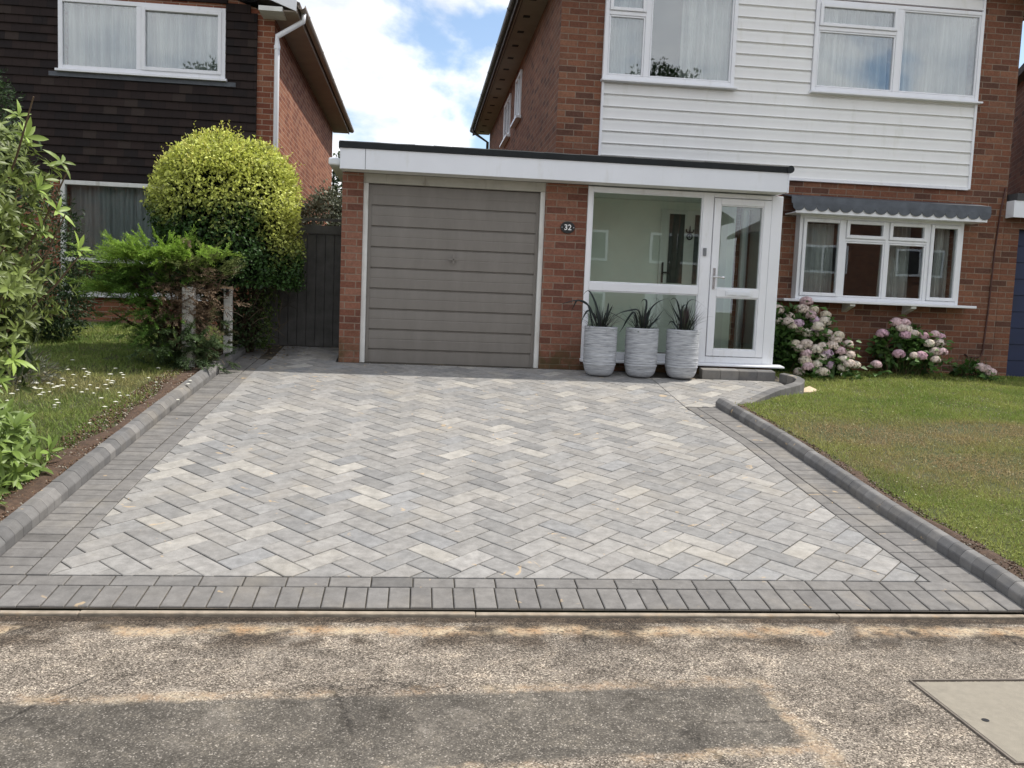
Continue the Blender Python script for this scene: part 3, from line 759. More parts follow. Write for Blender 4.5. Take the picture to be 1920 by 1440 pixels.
curtain('curtain', 'off-white curtain drawn over the right half of the large upper picture pane', 3.22, 3.86, 4.33, 5.5, YM+.12, 6, .05, seed=2)
curtain('curtain', 'pale grey net curtain under the fanlight of the right upper window', 4.98, 6.03, 4.35, 5.50, YM+.12, 9, .055, seed=3)
curtain('curtain', 'pale grey net curtain in the undivided light of the right upper window', 6.06, 7.16, 4.35, 5.50, YM+.12, 9, .055, seed=4)
# bay window -----------------------------------------------------------
BY = 11.36; KB = BY/11.2; bx = lambda v: v*KB; bz = lambda v: 1.5+(v-1.5)*KB
BX0, BX1, BZ0, BZ1 = bx(4.80), bx(7.015), bz(1.665), bz(2.735)
bay = MB(); bay.frame(BX0, BX1, BZ0, BZ1, BY, BY+.07, .045)
for a, b in ((5.37, 5.42), (5.955, 6.00), (6.515, 6.565)): bay.box(bx(a), bx(b), BY+.001, BY+.07, BZ0+.045, BZ1-.045)
bay.box(BX0, BX0+.05, BY+.071, YM+.02, BZ0, BZ1); bay.box(BX1-.05, BX1, BY+.071, YM+.02, BZ0, BZ1)
for a, b in ((5.42, 5.955), (6.0, 6.515)): bay.box(bx(a), bx(b), BY+.002, BY+.065, bz(2.425), bz(2.46))
sash = [(4.845, 5.37, 1.71, 2.69), (5.42, 5.955, 2.46, 2.69), (6.0, 6.515, 2.46, 2.69), (6.565, 6.97, 1.71, 2.69)]
fix = [(5.42, 5.955, 1.71, 2.425), (6.0, 6.515, 1.71, 2.425)]
sash = [(bx(a), bx(b), bz(c), bz(d)) for a, b, c, d in sash]; fix = [(bx(a), bx(b), bz(c), bz(d)) for a, b, c, d in fix]
for s_ in sash: casement(bay, s_[0]+.002, s_[1]-.002, s_[2]+.002, s_[3]-.002, BY, .044)
for s_ in fix: bay.frame(s_[0]+.001, s_[1]-.001, s_[2]+.001, s_[3]-.001, BY+.008, BY+.06, .022)
bw = bay.build('bay_window', M_upvc, hs, bevel=.006)
for s_ in sash: pane(bw, s_[0]+.04, s_[1]-.04, s_[2]+.04, s_[3]-.04, BY+.02)
for s_ in fix: pane(bw, s_[0]+.02, s_[1]-.02, s_[2]+.02, s_[3]-.02, BY+.03)
mb = MB(); mb.box(4.67, 7.31, 11.24, YM, 1.632, 1.666); mb.build('sill', M_upvc, bw, bevel=.006)
for x in (5.58, 6.42):
    mb = MB(); mb.prism([(11.27, 1.60), (11.27, 1.631), (YM, 1.631), (YM, 1.52)][::-1], x, x+.07, 'x'); mb.build('bracket', M_oldwhite, bw)
mb = MB(); mb.box(BX0+.05, BX1-.05, BY+.075, YM+.0, 1.670, 1.679); mb.box(BX0+.05, BX1-.05, BY+.075, YM, 2.742, 2.75); mb.build('window_board', M_upvc, bw)
curtain('curtain', 'grey curtain behind the leftmost casement of the bay window', 4.97, 5.42, 1.70, 2.66, YM+.06, 6, .03, seed=5)
curtain('curtain', 'dim grey curtain hanging behind the third light of the bay window', 6.15, 6.58, 1.70, 2.74, YM+.22, 6, .03, seed=6)
curtain('curtain', 'grey curtain behind the rightmost casement of the bay window', 6.84, 7.05, 1.70, 2.74, YM+.06, 3, .03, seed=7)
# lead canopy with scalloped edge
CYF = 11.16
mb = MB()
mb.prism([(CYF, 2.865), (CYF+.012, 2.955), (YM, 3.015), (YM, 3.005), (CYF+.022, 2.945), (CYF+.010, 2.865)][::-1], 4.655, 7.345, 'x')
can = mb.build('bay_canopy', M_lead, hs)
n = 17; wsc = (7.335-4.665)/n; zt_, zb_ = 2.872, 2.835; pts = []
for k in range(n):
    a = 4.665+k*wsc; pts += [(a+wsc/2-wsc/2*.985*math.cos(q), zb_-.058*math.sin(q)) for q in np.linspace(0, math.pi, 10)]
mb = MB(); nn = len(pts); vs = [(x, CYF-.014, z) for x, z in pts]+[(x, CYF-.010, zt_) for x, z in pts]+[(x, CYF-.006, z) for x, z in pts]
mb.add(vs, [(i_, i_+1, i_+1+nn, i_+nn) for i_ in range(nn-1)]+[(i_, i_+2*nn, i_+1+2*nn, i_+1) for i_ in range(nn-1)])
mb.build('scalloped_edge', M_lead, can)
mb = MB(); mb.box(4.715, 7.30, CYF+.001, CYF+.02, 2.748, 2.864); mb.box(4.715, 7.30, CYF+.02, YM, 2.748, 2.766); mb.build('canopy_fascia', M_upvc, can, bevel=.003)
# side windows on the left flank
for y0, y1 in ((15.9, 16.75), (17.75, 18.95)):
    mb = MB(); X = XL
    mb.box(X-.03, X+.01, y0, y0+.06, 4.68, 5.46); mb.box(X-.03, X+.01, y1-.06, y1, 4.68, 5.46); mb.box(X-.03, X+.01, y0+.06, y1-.06, 4.68, 4.74); mb.box(X-.03, X+.01, y0+.06, y1-.06, 5.40, 5.46)
    mb.box(X-.028, X+.01, (y0+y1)/2-.03, (y0+y1)/2+.03, 4.74, 5.40)
    f = mb.build('window', M_upvc, hs); f['label'] = 'narrow white side window high on the brick flank'
    mb = MB(); mb.box(X-.010, X-.004, y0+.06, y1-.06, 4.74, 5.40); mb.build('pane', M_glass_up, f)
    mb = MB(); mb.box(X-.09, X, y0-.08, y1+.08, 4.63, 4.675); mb.build('sill', M_upvc, f)
# cable down the right of the bay
mb = MB(); mb.tube([(7.735, YM-.012, 3.25), (7.69, YM-.012, 2.95), (7.655, YM-.012, 2.4), (7.64, YM-.012, 1.7), (7.612, YM-.012, 1.06), (7.585, YM-.012, .995), (7.54, YM-.012, .98), (7.41, YM-.012, .985), (7.36, YM-.012, 1.02)], .011, 6)
mb.build('cable', M_pipe, hs, smooth=True)

# garage and porch extension (attached: parts of the house) ------------------
YG = 10.30; ZB = .60
def pier(x0, x1, y0, y1, z1=2.835):
    mb = MB(); mb.box(x0, x1, y0, y1, ZB, z1); return mb.build('brick_pier', M_brick_low, hs)
pier(-.875, -.645, YG, YG+.30); pier(1.40, 1.882, YG, YG+.30)
mb = MB(); mb.box(-.874, -.65, YG+.30, 16.0, ZB, 2.835); mb.build('side_wall', M_brick_low, hs)
mb = MB(); mb.box(1.655, 1.878, YG+.30, YM-.001, ZB, 2.835); mb.build('partition_wall', M_inner, hs)
# flat roof
mb = MB(); mb.box(-.86, 1.655, 10.06, 16.1, 2.845, 3.06); mb.box(1.655, 4.11, 10.06, YM-.001, 2.845, 3.06); mb.build('flat_roof', M_felt, hs)
mb = MB(); rr = random.Random(3); xs = np.linspace(-.895, 4.145, 26)
for a, b in zip(xs, xs[1:]):
    d0, d1 = rr.uniform(-.002, .003), rr.uniform(-.002, .003)
    zt0, zt1 = 3.131+d0, 3.131+d1
    vs = [(a, 10.015, 3.058), (b, 10.015, 3.058), (b, 10.010, zt1-.012), (a, 10.010, zt0-.012), (a, 10.03, zt0), (b, 10.03, zt1), (b, 10.16, 3.10), (a, 10.16, 3.10)]
    mb.add(vs, [(0, 1, 2, 3), (3, 2, 5, 4), (4, 5, 6, 7)])
mb.box(-.897, 4.147, 10.018, 10.12, 3.0585, 3.10)
mb.tube([(4.135, 10.00, 3.095), (4.135, 11.45, 3.10)], .042, 10)
mb.prism([(-.90, 3.055), (-.90, 3.115), (-.86, 3.128), (-.80, 3.10), (-.80, 3.055)], 10.013, 16.1, 'y')
mb.build('roof_edge', M_felt, hs)
mb = MB(); mb.box(-.612, 4.128, 10.03, 10.05, 2.838, 3.056); mb.box(4.108, 4.128, 10.051, YM-.001, 2.838, 3.056)
mb.box(-.878, -.858, 10.051, 16.0, 2.838, 3.056)
fa = mb.build('fascia', M_white, hs, bevel=.002)
mb = MB(); mb.box(-.878, -.617, 10.0305, 10.05, 2.836, 3.056); mb.build('fascia_end', M_white, fa, bevel=.002)
for a_ in (4.122, -.884): mb = MB(); mb.box(a_, a_+.012, 10.022, 10.06, 2.832, 3.060); mb.build('corner_trim', M_white, fa, bevel=.002)
mb = MB(); mb.box(-.857, 4.107, 10.051, YG+.0, 2.84, 2.846); mb.build('soffit', M_oldwhite, hs)
mb = MB(); mb.box(-1.03, -.90, 10.25, 16.0, 2.90, 2.98); mb.build('gutter', M_white, hs, bevel=.02)
# garage door, frame and lintel
for a_, b_ in ((-.645, -.590), (1.345, 1.400)): mb = MB(); mb.box(a_, b_, YG+.03, YG+.10, ZB, 2.735); mb.build('garage_frame', M_oldwhite, hs, bevel=.004)
mb = MB(); mb.box(-.645, 1.400, YG+.015, YG+.10, 2.735, 2.838); mb.build('garage_lintel', plain('stained_lintel_paint', (.40, .385, .335), .7, .1, 6, dirt=((.12, .105, .07), .7)), hs)
YD = YG+.085; GX0, GX1 = -.588, 1.343; ztop, zbot = 2.727, .715
lines = [2.727, 2.499, 2.267, 2.036, 1.803, 1.572, 1.342, 1.111, .885, .715]
prof = [(YD+.03, ztop), (YD, ztop)]
for k in range(9):
    a, b = lines[k], lines[k+1]; h = a-b
    if k: prof += [(YD+.018, a), (YD+.018, a-.009), (YD+.001, a-.014)]
    if k < 8:
        m_ = a-h*.50
        prof += [(YD-.002, m_+.030), (YD-.002, m_+.006), (YD+.0002, m_+.002), (YD+.0002, m_-.003), (YD-.001, m_-.008), (YD-.001, b+.008)]
prof += [(YD, zbot), (YD+.03, zbot)]
mb = MB(); mb.prism(prof, GX0+.035, GX1-.035, 'x'); mb.box(GX0, GX0+.034, YD-.004, YD+.03, zbot, ztop); mb.box(GX1-.034, GX1, YD-.004, YD+.03, zbot, ztop)
gd = mb.build('garage_door', M_door, hs)
mb = MB(); mb.box(GX0-.0, GX1, YD-.010, YD+.03, zbot-.03, zbot-.001); mb.build('rubber_seal', M_black, gd)
mb = MB(); hx, hz = .381, 1.93
mb.tube([(hx, YD-.0, hz), (hx, YD-.035, hz)], .016, 10); mb.box(hx-.05, hx+.05, YD-.045, YD-.033, hz-.010, hz+.010); mb.box(hx-.010, hx+.010, YD-.045, YD-.034, hz-.05, hz+.055)
mb.build('door_handle', M_door, gd, bevel=.003)
mb = MB(); mb.box(-.60, 1.35, YG+.20, YG+.205, ZB, 2.8); mb.build('garage_backing', M_dark, hs)
# house number
pl = MB(); pts = [(1.665+.083*math.cos(a), 2.348+.068*math.sin(a)) for a in np.linspace(0, 2*math.pi, 40, endpoint=False)]
pl.prism(pts[::-1], YG-.014, YG-.001, 'y'); npq = pl.build('number_plaque', M_black, hs, bevel=.004)
fc = bpy.data.curves.new('number', 'FONT'); fc.body = '32'; fc.size = .088; fc.extrude = .002; fc.align_x = 'CENTER'; fc.align_y = 'CENTER'; fc.offset = .0012
ft = bpy.data.objects.new('tmp', fc); col.objects.link(ft)
dg = bpy.context.evaluated_depsgraph_get(); tm = bpy.data.meshes.new_from_object(ft.evaluated_get(dg)); bpy.data.objects.remove(ft)
tmb = MB(); tmb.add([(1.665+v.co.x, YG-.016-v.co.z, 2.346+v.co.y) for v in tm.vertices], [tuple(p.vertices) for p in tm.polygons])
M_num = plain('white_enamel', (.8, .8, .8), .4, .02, 3)
tmb.build('numerals', M_num, npq)
# number plaque studs
mb = MB()
for x in (1.598, 1.732): mb = MB(); mb.tube([(x, YG-.018, 2.348), (x, YG-.013, 2.348)], .006, 8); mb.build('screw', M_chrome, npq)
# porch glazing
PZ0, PZ1, PY0, PY1 = .862, 2.825, YG-.01, YG+.06
mb = MB()
mb.box(1.884, 1.940, PY0, PY1, PZ0, PZ1); mb.box(1.940, 3.235, PY0+.002, PY1, 2.775, PZ1); mb.box(1.940, 3.235, PY0+.002, PY1, 1.648, 1.743); mb.box(1.940, 3.235, PY0+.002, PY1, PZ0, .935)
mb.box(3.235, 3.362, PY0, PY1, PZ0, PZ1); mb.box(4.055, 4.19, PY0, PY1, PZ0, PZ1); mb.box(3.362, 4.055, PY0+.002, PY1, 2.775, PZ1); mb.box(3.362, 4.055, PY0+.002, PY1, PZ0, .935)
mb.box(4.13, 4.19, PY1, YM-.001, PZ0, .935); mb.box(4.13, 4.19, PY1, YM-.001, 2.775, PZ1); mb.box(4.131, 4.189, YM-.08, YM-.001, .935, 2.775)
pf = mb.build('porch_frame', M_upvc, hs, bevel=.006)
mb = MB(); mb.frame(1.9405, 3.2345, 1.7435, 2.7745, PY0+.012, PY1-.01, .012); mb.frame(1.9405, 3.2345, .9355, 1.6475, PY0+.012, PY1-.01, .012); mb.build('glazing_bead', M_upvc, pf, bevel=.003)
pane(pf, 1.945, 3.232, 1.745, 2.772, YG+.03, M_glass_porch); pane(pf, 1.945, 3.232, .937, 1.646, YG+.03, M_glass_porch)
mb = MB(); mb.box(4.155, 4.165, PY1, YM-.08, .935, 2.775); mb.build('pane', M_glass_porch, pf)
mb = MB(); mb.prism([(YG-.13, .828), (YG+.06, .828), (YG+.06, .861), (YG-.012, .861), (YG-.13, .846)][::-1], 1.874, 4.29, 'x'); mb.build('porch_sill', M_upvc, hs, bevel=.004)
mb = MB(); mb.box(1.884, 4.185, YG+.01, YG+.12, .5, .827); mb.box(4.06, 4.186, YG+.12, YM-.001, .5, .862); mb.build('porch_plinth', M_brick_low, hs)
mb = MB(); mb.box(1.88, 4.06, YG+.121, YM-.002, .80, .862); mb.build('porch_floor', plain('porch_floor_tile', (.35, .34, .30), .5, .1, 5), hs)
# porch door
mb = MB(); dx0, dx1, dz0, dz1 = 3.368, 4.050, .942, 2.768; dy = PY0-.012
mb.box(dx0, 3.445, dy, PY1-.01, dz0, dz1); mb.box(3.962, dx1, dy, PY1-.01, dz0, dz1)
for a, b in ((2.695, dz1), (1.632, 1.733), (dz0, 1.02)): mb.box(3.445, 3.962, dy+.001, PY1-.01, a, b)
pd = mb.build('porch_door', M_upvc, hs, bevel=.007)
pane(pd, 3.44, 3.967, 1.73, 2.70, YG+.03, M_glass_porch); pane(pd, 3.44, 3.967, 1.015, 1.637, YG+.03, M_glass_porch)
mb = MB(); mb.frame(3.4455, 3.9615, 1.7335, 2.6945, dy+.014, PY1-.012, .012); mb.frame(3.4455, 3.9615, 1.0205, 1.6315, dy+.014, PY1-.012, .012); mb.build('glazing_bead', M_upvc, pd, bevel=.003)
mb = MB(); mb.box(3.392, 3.422, dy-.010, dy-.001, 1.72, 1.965); mb.tube([(3.407, dy-.008, 1.862), (3.407, dy-.05, 1.862), (3.50, dy-.055, 1.857)], .010, 10); mb.lathe([(0, 1.84), (.018, 1.845), (.02, 1.858), (.018, 1.87), (0, 1.875)], 3.50, dy-.055, 12)
mb.build('door_handle', M_chrome, pd, bevel=.002)
mb = MB(); mb.tube([(3.407, dy-.008, 1.765), (3.407, dy-.014, 1.765)], .009, 10); mb.build('lock', M_chrome, pd)
mb = MB(); mb.box(3.56, 3.855, dy-.012, dy-.001, 1.655, 1.708); mb.box(3.575, 3.84, dy-.016, dy-.0121, 1.664, 1.700); mb.build('letter_box', M_white, pd, bevel=.003)
mb = MB(); mb.box(3.262, 3.300, PY0-.018, PY0-.001, 2.10, 2.19); mb.tube([(3.281, PY0-.022, 2.165), (3.281, PY0-.017, 2.165)], .011, 12); mb.build('door_bell', plain('grey_bell', (.18, .19, .2), .4, .1, 4), hs, bevel=.004)
# porch interior: pale wall, inner front door
mb = MB(); mb.box(1.885, 3.054, YM-.03, YM-.004, .863, 2.835); mb.box(3.946, 4.05, YM-.03, YM-.004, .863, 2.835); mb.box(3.054, 3.946, YM-.03, YM-.004, 2.737, 2.835); mb.box(1.88, 4.12, YG+.07, YM-.031, 2.836, 2.8445); mb.build('porch_lining', M_inner, hs)
mb = MB(); mb.box(3.055, 3.945, YM-.06, YM+.0, .90, 2.735)
idr = mb.build('inner_door', plain('white_inner_door', (.72, .74, .71), .4, .03, 3), hs, bevel=.004)
for a, b in ((3.185, 3.345), (3.52, 3.68)):
    mb = MB(); mb.frame(a-.02, b+.02, 1.80, 2.68, YM-.068, YM-.0605, .02); mb.box(a, b, YM-.064, YM-.0605, 1.82, 2.66); g_ = mb.build('glazing_strip', plain('dark_obscured_glass', (.035, .05, .045), .15, .2, 20), idr)
mb = MB(); mb.box(3.09, 3.115, YM-.075, YM-.0605, 1.80, 2.06); mb.tube([(3.10, YM-.07, 1.93), (3.10, YM-.11, 1.93), (3.19, YM-.11, 1.93)], .011, 8); mb.build('door_handle', M_black, idr, bevel=.003)
mb = MB(); kx, kz = 3.435, 2.45
for a0, a1, cx_, cz_, r_ in ((0, 6.283, kx, kz-.05, .035), (2.6, 5.4, kx-.022, kz+.03, .026), (-2.3, .5, kx+.022, kz+.03, .026)):
    mb.tube([(cx_+r_*math.cos(a), YM-.075, cz_+r_*math.sin(a)) for a in np.linspace(a0, a1, 16)], .009, 6)
mb.tube([(kx, YM-.072, kz-.06), (kx, YM-.078, kz+.0), (kx, YM-.074, kz+.09)], [.008, .014, .004], 8); mb.build('door_knocker', M_black, idr)

# ================================================================== LEFT NEIGHBOUR
YN = 13.8
ln = thing('neighbour_house', 'brick house on the left with dark brown hung tiles above and white picture windows', 'house', (-5.5, YN, .95))
NX0, NX1, NZE = -10.5, -2.19, 5.43
mb = MB(); wall_open(mb, NX0, NX1, .6, NZE+.02, YN, .28, [(-5.15, -2.88, 4.49, NZE+.02), (-5.14, -2.85, 1.33, 2.96)])
for xa_, xb_ in ((NX0, -5.15), (-5.15, -2.88), (-2.88, NX1)):
    zf_ = lambda x: NZE+.0+min(x-NX0, NX1-x)*.364
    zlo = 5.47 if xa_ == -5.15 else NZE+.02
    pts_ = [(xa_, YN, zlo), (xb_, YN, zlo), (xb_, YN, max(zlo, zf_(xb_)))]+([((NX0+NX1)/2, YN, zf_((NX0+NX1)/2))] if xa_ == NX0 else [])+[(xa_, YN, max(zlo, zf_(xa_)))]
    if xa_ == NX0: pts_ = [(xa_, YN, zlo), (xb_, YN, zlo), (xb_, YN, zf_(xb_)), (-6.345, YN, zf_(-6.345))]
    mb.quad(*pts_)
mb.quad((NX1, YN, .6), (NX1, 22.7, .6), (NX1, 22.7, NZE+.05), (NX1, YN, NZE+.05)); mb.quad((NX0, 22.7, .6), (NX0, YN, .6), (NX0, YN, NZE), (NX0, 22.7, NZE)); mb.quad((NX1, 22.7, .6), (NX0, 22.7, .6), (NX0, 22.7, NZE), (NX1, 22.7, NZE))
mb.build('wall', M_brick_l, ln)
mb = MB(); mb.box(-10.4, -2.19, YN-.035, YN-.001, .935, .965); mb.build('plinth_band', plain('band_brick', (.22, .12, .09), .9, .2, 10), ln)
mb = MB(); room(-5.6, -2.5, YN+.281, 17, 4.1, 5.7); room(-5.6, -2.5, YN+.281, 17, 1.0, 3.3); mb.build('room_lining', M_room, ln)
# hung tiles: each course tilts out over the one below
mb = MB(); z = 2.97; tx1 = -2.43; rr = random.Random(5)
while z < 5.94:
    z1 = min(z+.118, 5.94); xs = list(np.arange(NX0, tx1, .19)) + [tx1]
    spans = [(NX0, tx1)] if not (z1 > 4.47 and z < 5.48) else [(NX0, -5.16), (-2.87, tx1)]
    for a, b in spans:
        b = min(b, NX1-(z1-NZE-.02)/.364-.02 if z1 > NZE else b)
        xa = a
        while xa < b-.001:
            xb = min(b, xa+.57+rr.uniform(-.05, .05)); d = rr.uniform(-.002, .003); e = rr.uniform(-.002, .002)
            mb.prism([(YN-.052-d, z+e), (YN-.052-d, z+.010+e), (YN-.030, z1+.008), (YN-.002, z1+.008), (YN-.002, z+e)][::-1], xa, xb, 'x'); xa = xb
    z = z1
mb.build('tile_hanging', M_tile, ln)
def lwin(x0, x1, z0, z1, mulls, trans, label, sash=None):
    mb = MB(); y = YN-.06; mb.frame(x0, x1, z0, z1, y, YN+.04, .06)
    for a in mulls: mb.box(a-.035, a+.035, y+.001, YN+.04, z0+.06, z1-.06)
    for a in trans: mb.box(x0+.06, x1-.06, y+.002, YN+.04, a-.03, a+.03)
    if sash: mb.frame(*sash, y-.02, YN, .05)
    f = mb.build('window', M_oldwhite if trans else M_upvc, ln, bevel=.005); f['label'] = label
    xs = [x0+.06]+[q for m_ in mulls for q in (m_-.035, m_+.035)]+[x1-.06]
    zs = [z0+.06]+[q for t_ in trans for q in (t_-.03, t_+.03)]+[z1-.06]
    for i in range(0, len(xs), 2):
        for j in range(0, len(zs), 2): pane(f, xs[i]-.004, xs[i+1]+.004, zs[j]-.004, zs[j+1]+.004, YN-.02, M_glass_up if not trans else M_glass)
    s = MB(); s.box(x0-.03, x1+.03, YN-.11, YN, z0-.035, z0-.001); s.build('sill', M_upvc, f, bevel=.004); return f
lwin(-5.17, -2.87, 4.50, 5.49, [-4.07], [], 'wide upper picture window with a white mullion', (-4.03, -2.925, 4.555, 5.435))
lwin(-5.15, -2.85, 1.335, 2.955, [], [1.83], 'tall lower window with a low white transom')
mb = MB(); mb.box(-5.30, -2.72, YN-.058, YN-.003, 4.40, 4.462); mb.build('lead_apron', M_lead, ln)
curtain('curtain', 'white net curtain across the left pane of the far-left house upstairs window', -5.12, -4.08, 4.52, 5.50, YN+.13, 7, .055, seed=8)
curtain('curtain', 'white net curtain across the right pane of the far-left house upstairs window', -4.04, -2.90, 4.52, 5.50, YN+.13, 8, .06, seed=9)
M_cloth_d = plain('room_shaded_net', (.34, .36, .37), .9, .05, 3)  # net darkened in its colour for room shade and reflection in the glass
curtain('curtain', 'full-length net curtain in the downstairs window behind the juniper', -5.10, -2.88, 1.85, 2.95, YN+.14, 16, .04, m=M_cloth_d, seed=10)
# roof, eaves, gutter, downpipe
nxm = (NX0+NX1)/2; mb = MB()
for s_, xe in ((-1, NX0-.40), (1, NX1+.40)):
    ze = NZE+.02; zr = ze+(nxm-NX0+.4)*math.tan(R_(20)); a = [(xe, ze), (nxm, zr), (nxm, zr+.10), (xe, ze+.10)]
    if s_ > 0: a.reverse()
    mb.prism(a, 13.42, 23.1, 'y')
mb.build('roof', M_roof, ln)
mb = MB(); mb.box(NX1-.02, NX1+.37, 13.44, 23.05, NZE-.012, NZE+.01); mb.build('soffit', M_soffit2, ln)
mb = MB(); mb.box(NX1+.352, NX1+.372, 13.42, 23.05, NZE-.03, NZE+.10); mb.build('fascia', M_soffit2, ln)
mb = MB(); tq2 = math.tan(R_(20)); mb.prism([(NX1+.36, NZE-.01), (nxm, NZE-.01+(NX1+.36-nxm)*tq2), (nxm, NZE+.16+(NX1+.36-nxm)*tq2), (NX1+.36, NZE+.16)][::-1], 13.39, 13.42, 'y'); mb.build('bargeboard', M_upvc, ln)
mb = MB(); mb.box(NX1-.16, NX1+.17, 13.37, YN, NZE-.035, NZE+.03); mb.build('eaves_box', M_oldwhite, ln, bevel=.004)
gutter(ln, NX1+.43, 13.38, 23.1, NZE+.07, M_soffit2)
mb = MB(); mb.tube([(NX1+.43, 13.62, NZE+.03), (NX1+.43, 13.62, NZE-.08), (NX1+.06, 13.66, NZE-.30), (NX1+.06, 13.66, NZE-.42), (NX1+.06, 13.66, .9)], .037, 12)
dp = mb.build('downpipe', M_upvc, ln, smooth=True)
mb = MB(); mb.tube([(NX1+.06, 13.66, 5.00), (NX1+.06, 13.66, 4.95)], .045, 12); mb.build('pipe_clip', M_upvc, dp); mb = MB(); mb.tube([(NX1+.06, 13.66, 3.2), (NX1+.06, 13.66, 3.15)], .045, 12); mb.build('pipe_clip', M_upvc, dp)

# ================================================================== RIGHT NEIGHBOURS
rg = thing('neighbour_garage', 'flat-roofed garage with a dark blue door at the right edge beside the brick house', 'garage', (9, YM, .75))
mb = MB(); mb.box(7.772, 7.985, YM-.002, YM+.28, .5, 2.93); mb.box(10.3, 10.6, YM-.002, YM+.28, .5, 2.93); mb.box(7.985, 10.3, YM, YM+.28, 2.72, 2.93); mb.box(7.79, 8.0, YM+.28, 16, .5, 2.93); mb.build('wall', M_brick, rg)
lines2 = [2.72-.222*k for k in range(10)]; prof = [(YM+.13, 2.72), (YM+.10, 2.72)]
for k in range(9): prof += [(YM+.10, lines2[k+1]+.012), (YM+.112, lines2[k+1]+.008), (YM+.112, lines2[k+1])]
prof += [(YM+.13, lines2[-1])]
mb = MB(); mb.prism(prof, 7.99, 10.3, 'x'); mb.build('garage_door', M_blue, rg)
mb = MB(); mb.box(7.768, 10.7, YM-.17, YM-.15, 2.855, 3.075); mb.box(7.768, 7.788, YM-.149, YM-.003, 2.855, 3.075); mb.build('fascia', M_white, rg, bevel=.002)
mb = MB(); mb.box(7.795, 10.7, YM-.18, 16, 3.076, 3.17); mb.build('roof_edge', plain('grey_felt', (.06, .06, .063), .8, .2, 8), rg)
mb = MB(); mb.box(7.80, 10.6, YM-.148, 16, 2.93, 3.074); mb.build('flat_roof', M_felt, rg)
rh = thing('neighbour_house', 'brick house beyond the blue garage, only its flank seen past the right corner', 'house', (8.62, 12.2, .75))
dirv = Vector((.40, .916, 0)).normalized(); dr_ = Vector((.916, -.40, 0)).normalized(); A = Vector((8.62, 12.2, 0)); Bp = A+dirv*7; Cp = Bp+dr_*8; Dp = A+dr_*8
mb = MB()
for p, q in ((A, Bp), (Bp, Cp), (Cp, Dp), (Dp, A)): mb.quad((p.x, p.y, .5), (q.x, q.y, .5), (q.x, q.y, 5.2), (p.x, p.y, 5.2))
mb.build('wall', M_brick, rh)
mb = MB(); o_ = [A-dirv*.3-dr_*.12, Bp-dr_*.12+dirv*.3, Cp+dr_*.3+dirv*.3, Dp+dr_*.3-dirv*.3]; cen = sum(o_, Vector())/4
vs = [(p.x, p.y, 5.18) for p in o_]+[(p.x, p.y, 5.30) for p in o_]+[(cen.x, cen.y, 6.6)]
mb.add(vs, [(0, 3, 2, 1), (0, 1, 5, 4), (1, 2, 6, 5), (2, 3, 7, 6), (3, 0, 4, 7), (4, 5, 8), (5, 6, 8), (6, 7, 8), (7, 4, 8)]); mb.build('roof', M_roof, rh)

# opposite side of the street, seen only as reflections in the glass
def opposite(x, y, wd, label, door):
    t = thing('opposite_house', label, 'house', (x, y, 0), 'houses across the street')
    mb = MB(); mb.box(x, x+wd, y-8, y, -.1, 5.0); mb.add([(x, y, 5), (x+wd, y, 5), (x+wd/2, y, 7.2)], [(0, 1, 2)]); mb.build('wall', M_brick, t)
    mb = MB()
    for a in ([(x-.4, 4.9), (x+wd/2, 7.25), (x+wd/2, 7.4), (x-.4, 5.05)], [(x+wd+.4, 4.9), (x+wd/2, 7.25), (x+wd/2, 7.4), (x+wd+.4, 5.05)][::-1]): mb.prism(a, y-8.3, y+.3, 'y')
    mb.build('roof', M_roof, t)
    for a, b in ((x+.7, 3.2), (x+wd-2.9, 3.2), (x+.7, .8)):
        mb = MB(); mb.box(a, a+2.2, y+.001, y+.06, b, b+1.2); f = mb.build('window', M_upvc, t)
        mb = MB(); mb.box(a+.1, a+1.05, y+.061, y+.07, b+.1, b+1.1); mb.box(a+1.15, a+2.1, y+.061, y+.07, b+.1, b+1.1); mb.build('pane', M_dark, f)
    mb = MB(); mb.box(x+wd-3, x+wd-.6, y+.001, y+.05, 0, 2.1); mb.build('garage_door', door, t)
opposite(4.5, -15, 7.5, 'brick house across the street with a white garage door', M_white)
opposite(-19, -14.5, 10, 'brick house across the street behind the left lawn', M_door)
opposite(15.5, -15, 8, 'brick house across the street with a blue garage door', M_blue)

# ================================================================== GATE
gt = thing('wooden_gate', 'tall dark grey boarded side gate between the garage pier and the round bush', 'gate', (-1.45, 11.2, .83))
mb = MB(); x = -2.0
while x < -.91: mb.box(x+.003, min(x+.105, -.885), 11.2, 11.218, .84, 2.20); x += .108
mb.build('board', M_gate, gt, bevel=.003)
mb = MB(); mb.box(-2.0, -.885, 11.18, 11.199, 2.20, 2.30); mb.box(-2.0, -.885, 11.18, 11.22, 2.352, 2.385)
for x in (-1.97, -1.3, -.92): mb.box(x, x+.035, 11.19, 11.215, 2.2995, 2.3525)
mb.build('top_rail', M_gate, gt)
mb = MB(); mb.box(-2.0, -.885, 11.219, 11.24, .86, 2.19); mb.build('backing_board', M_gate, gt)

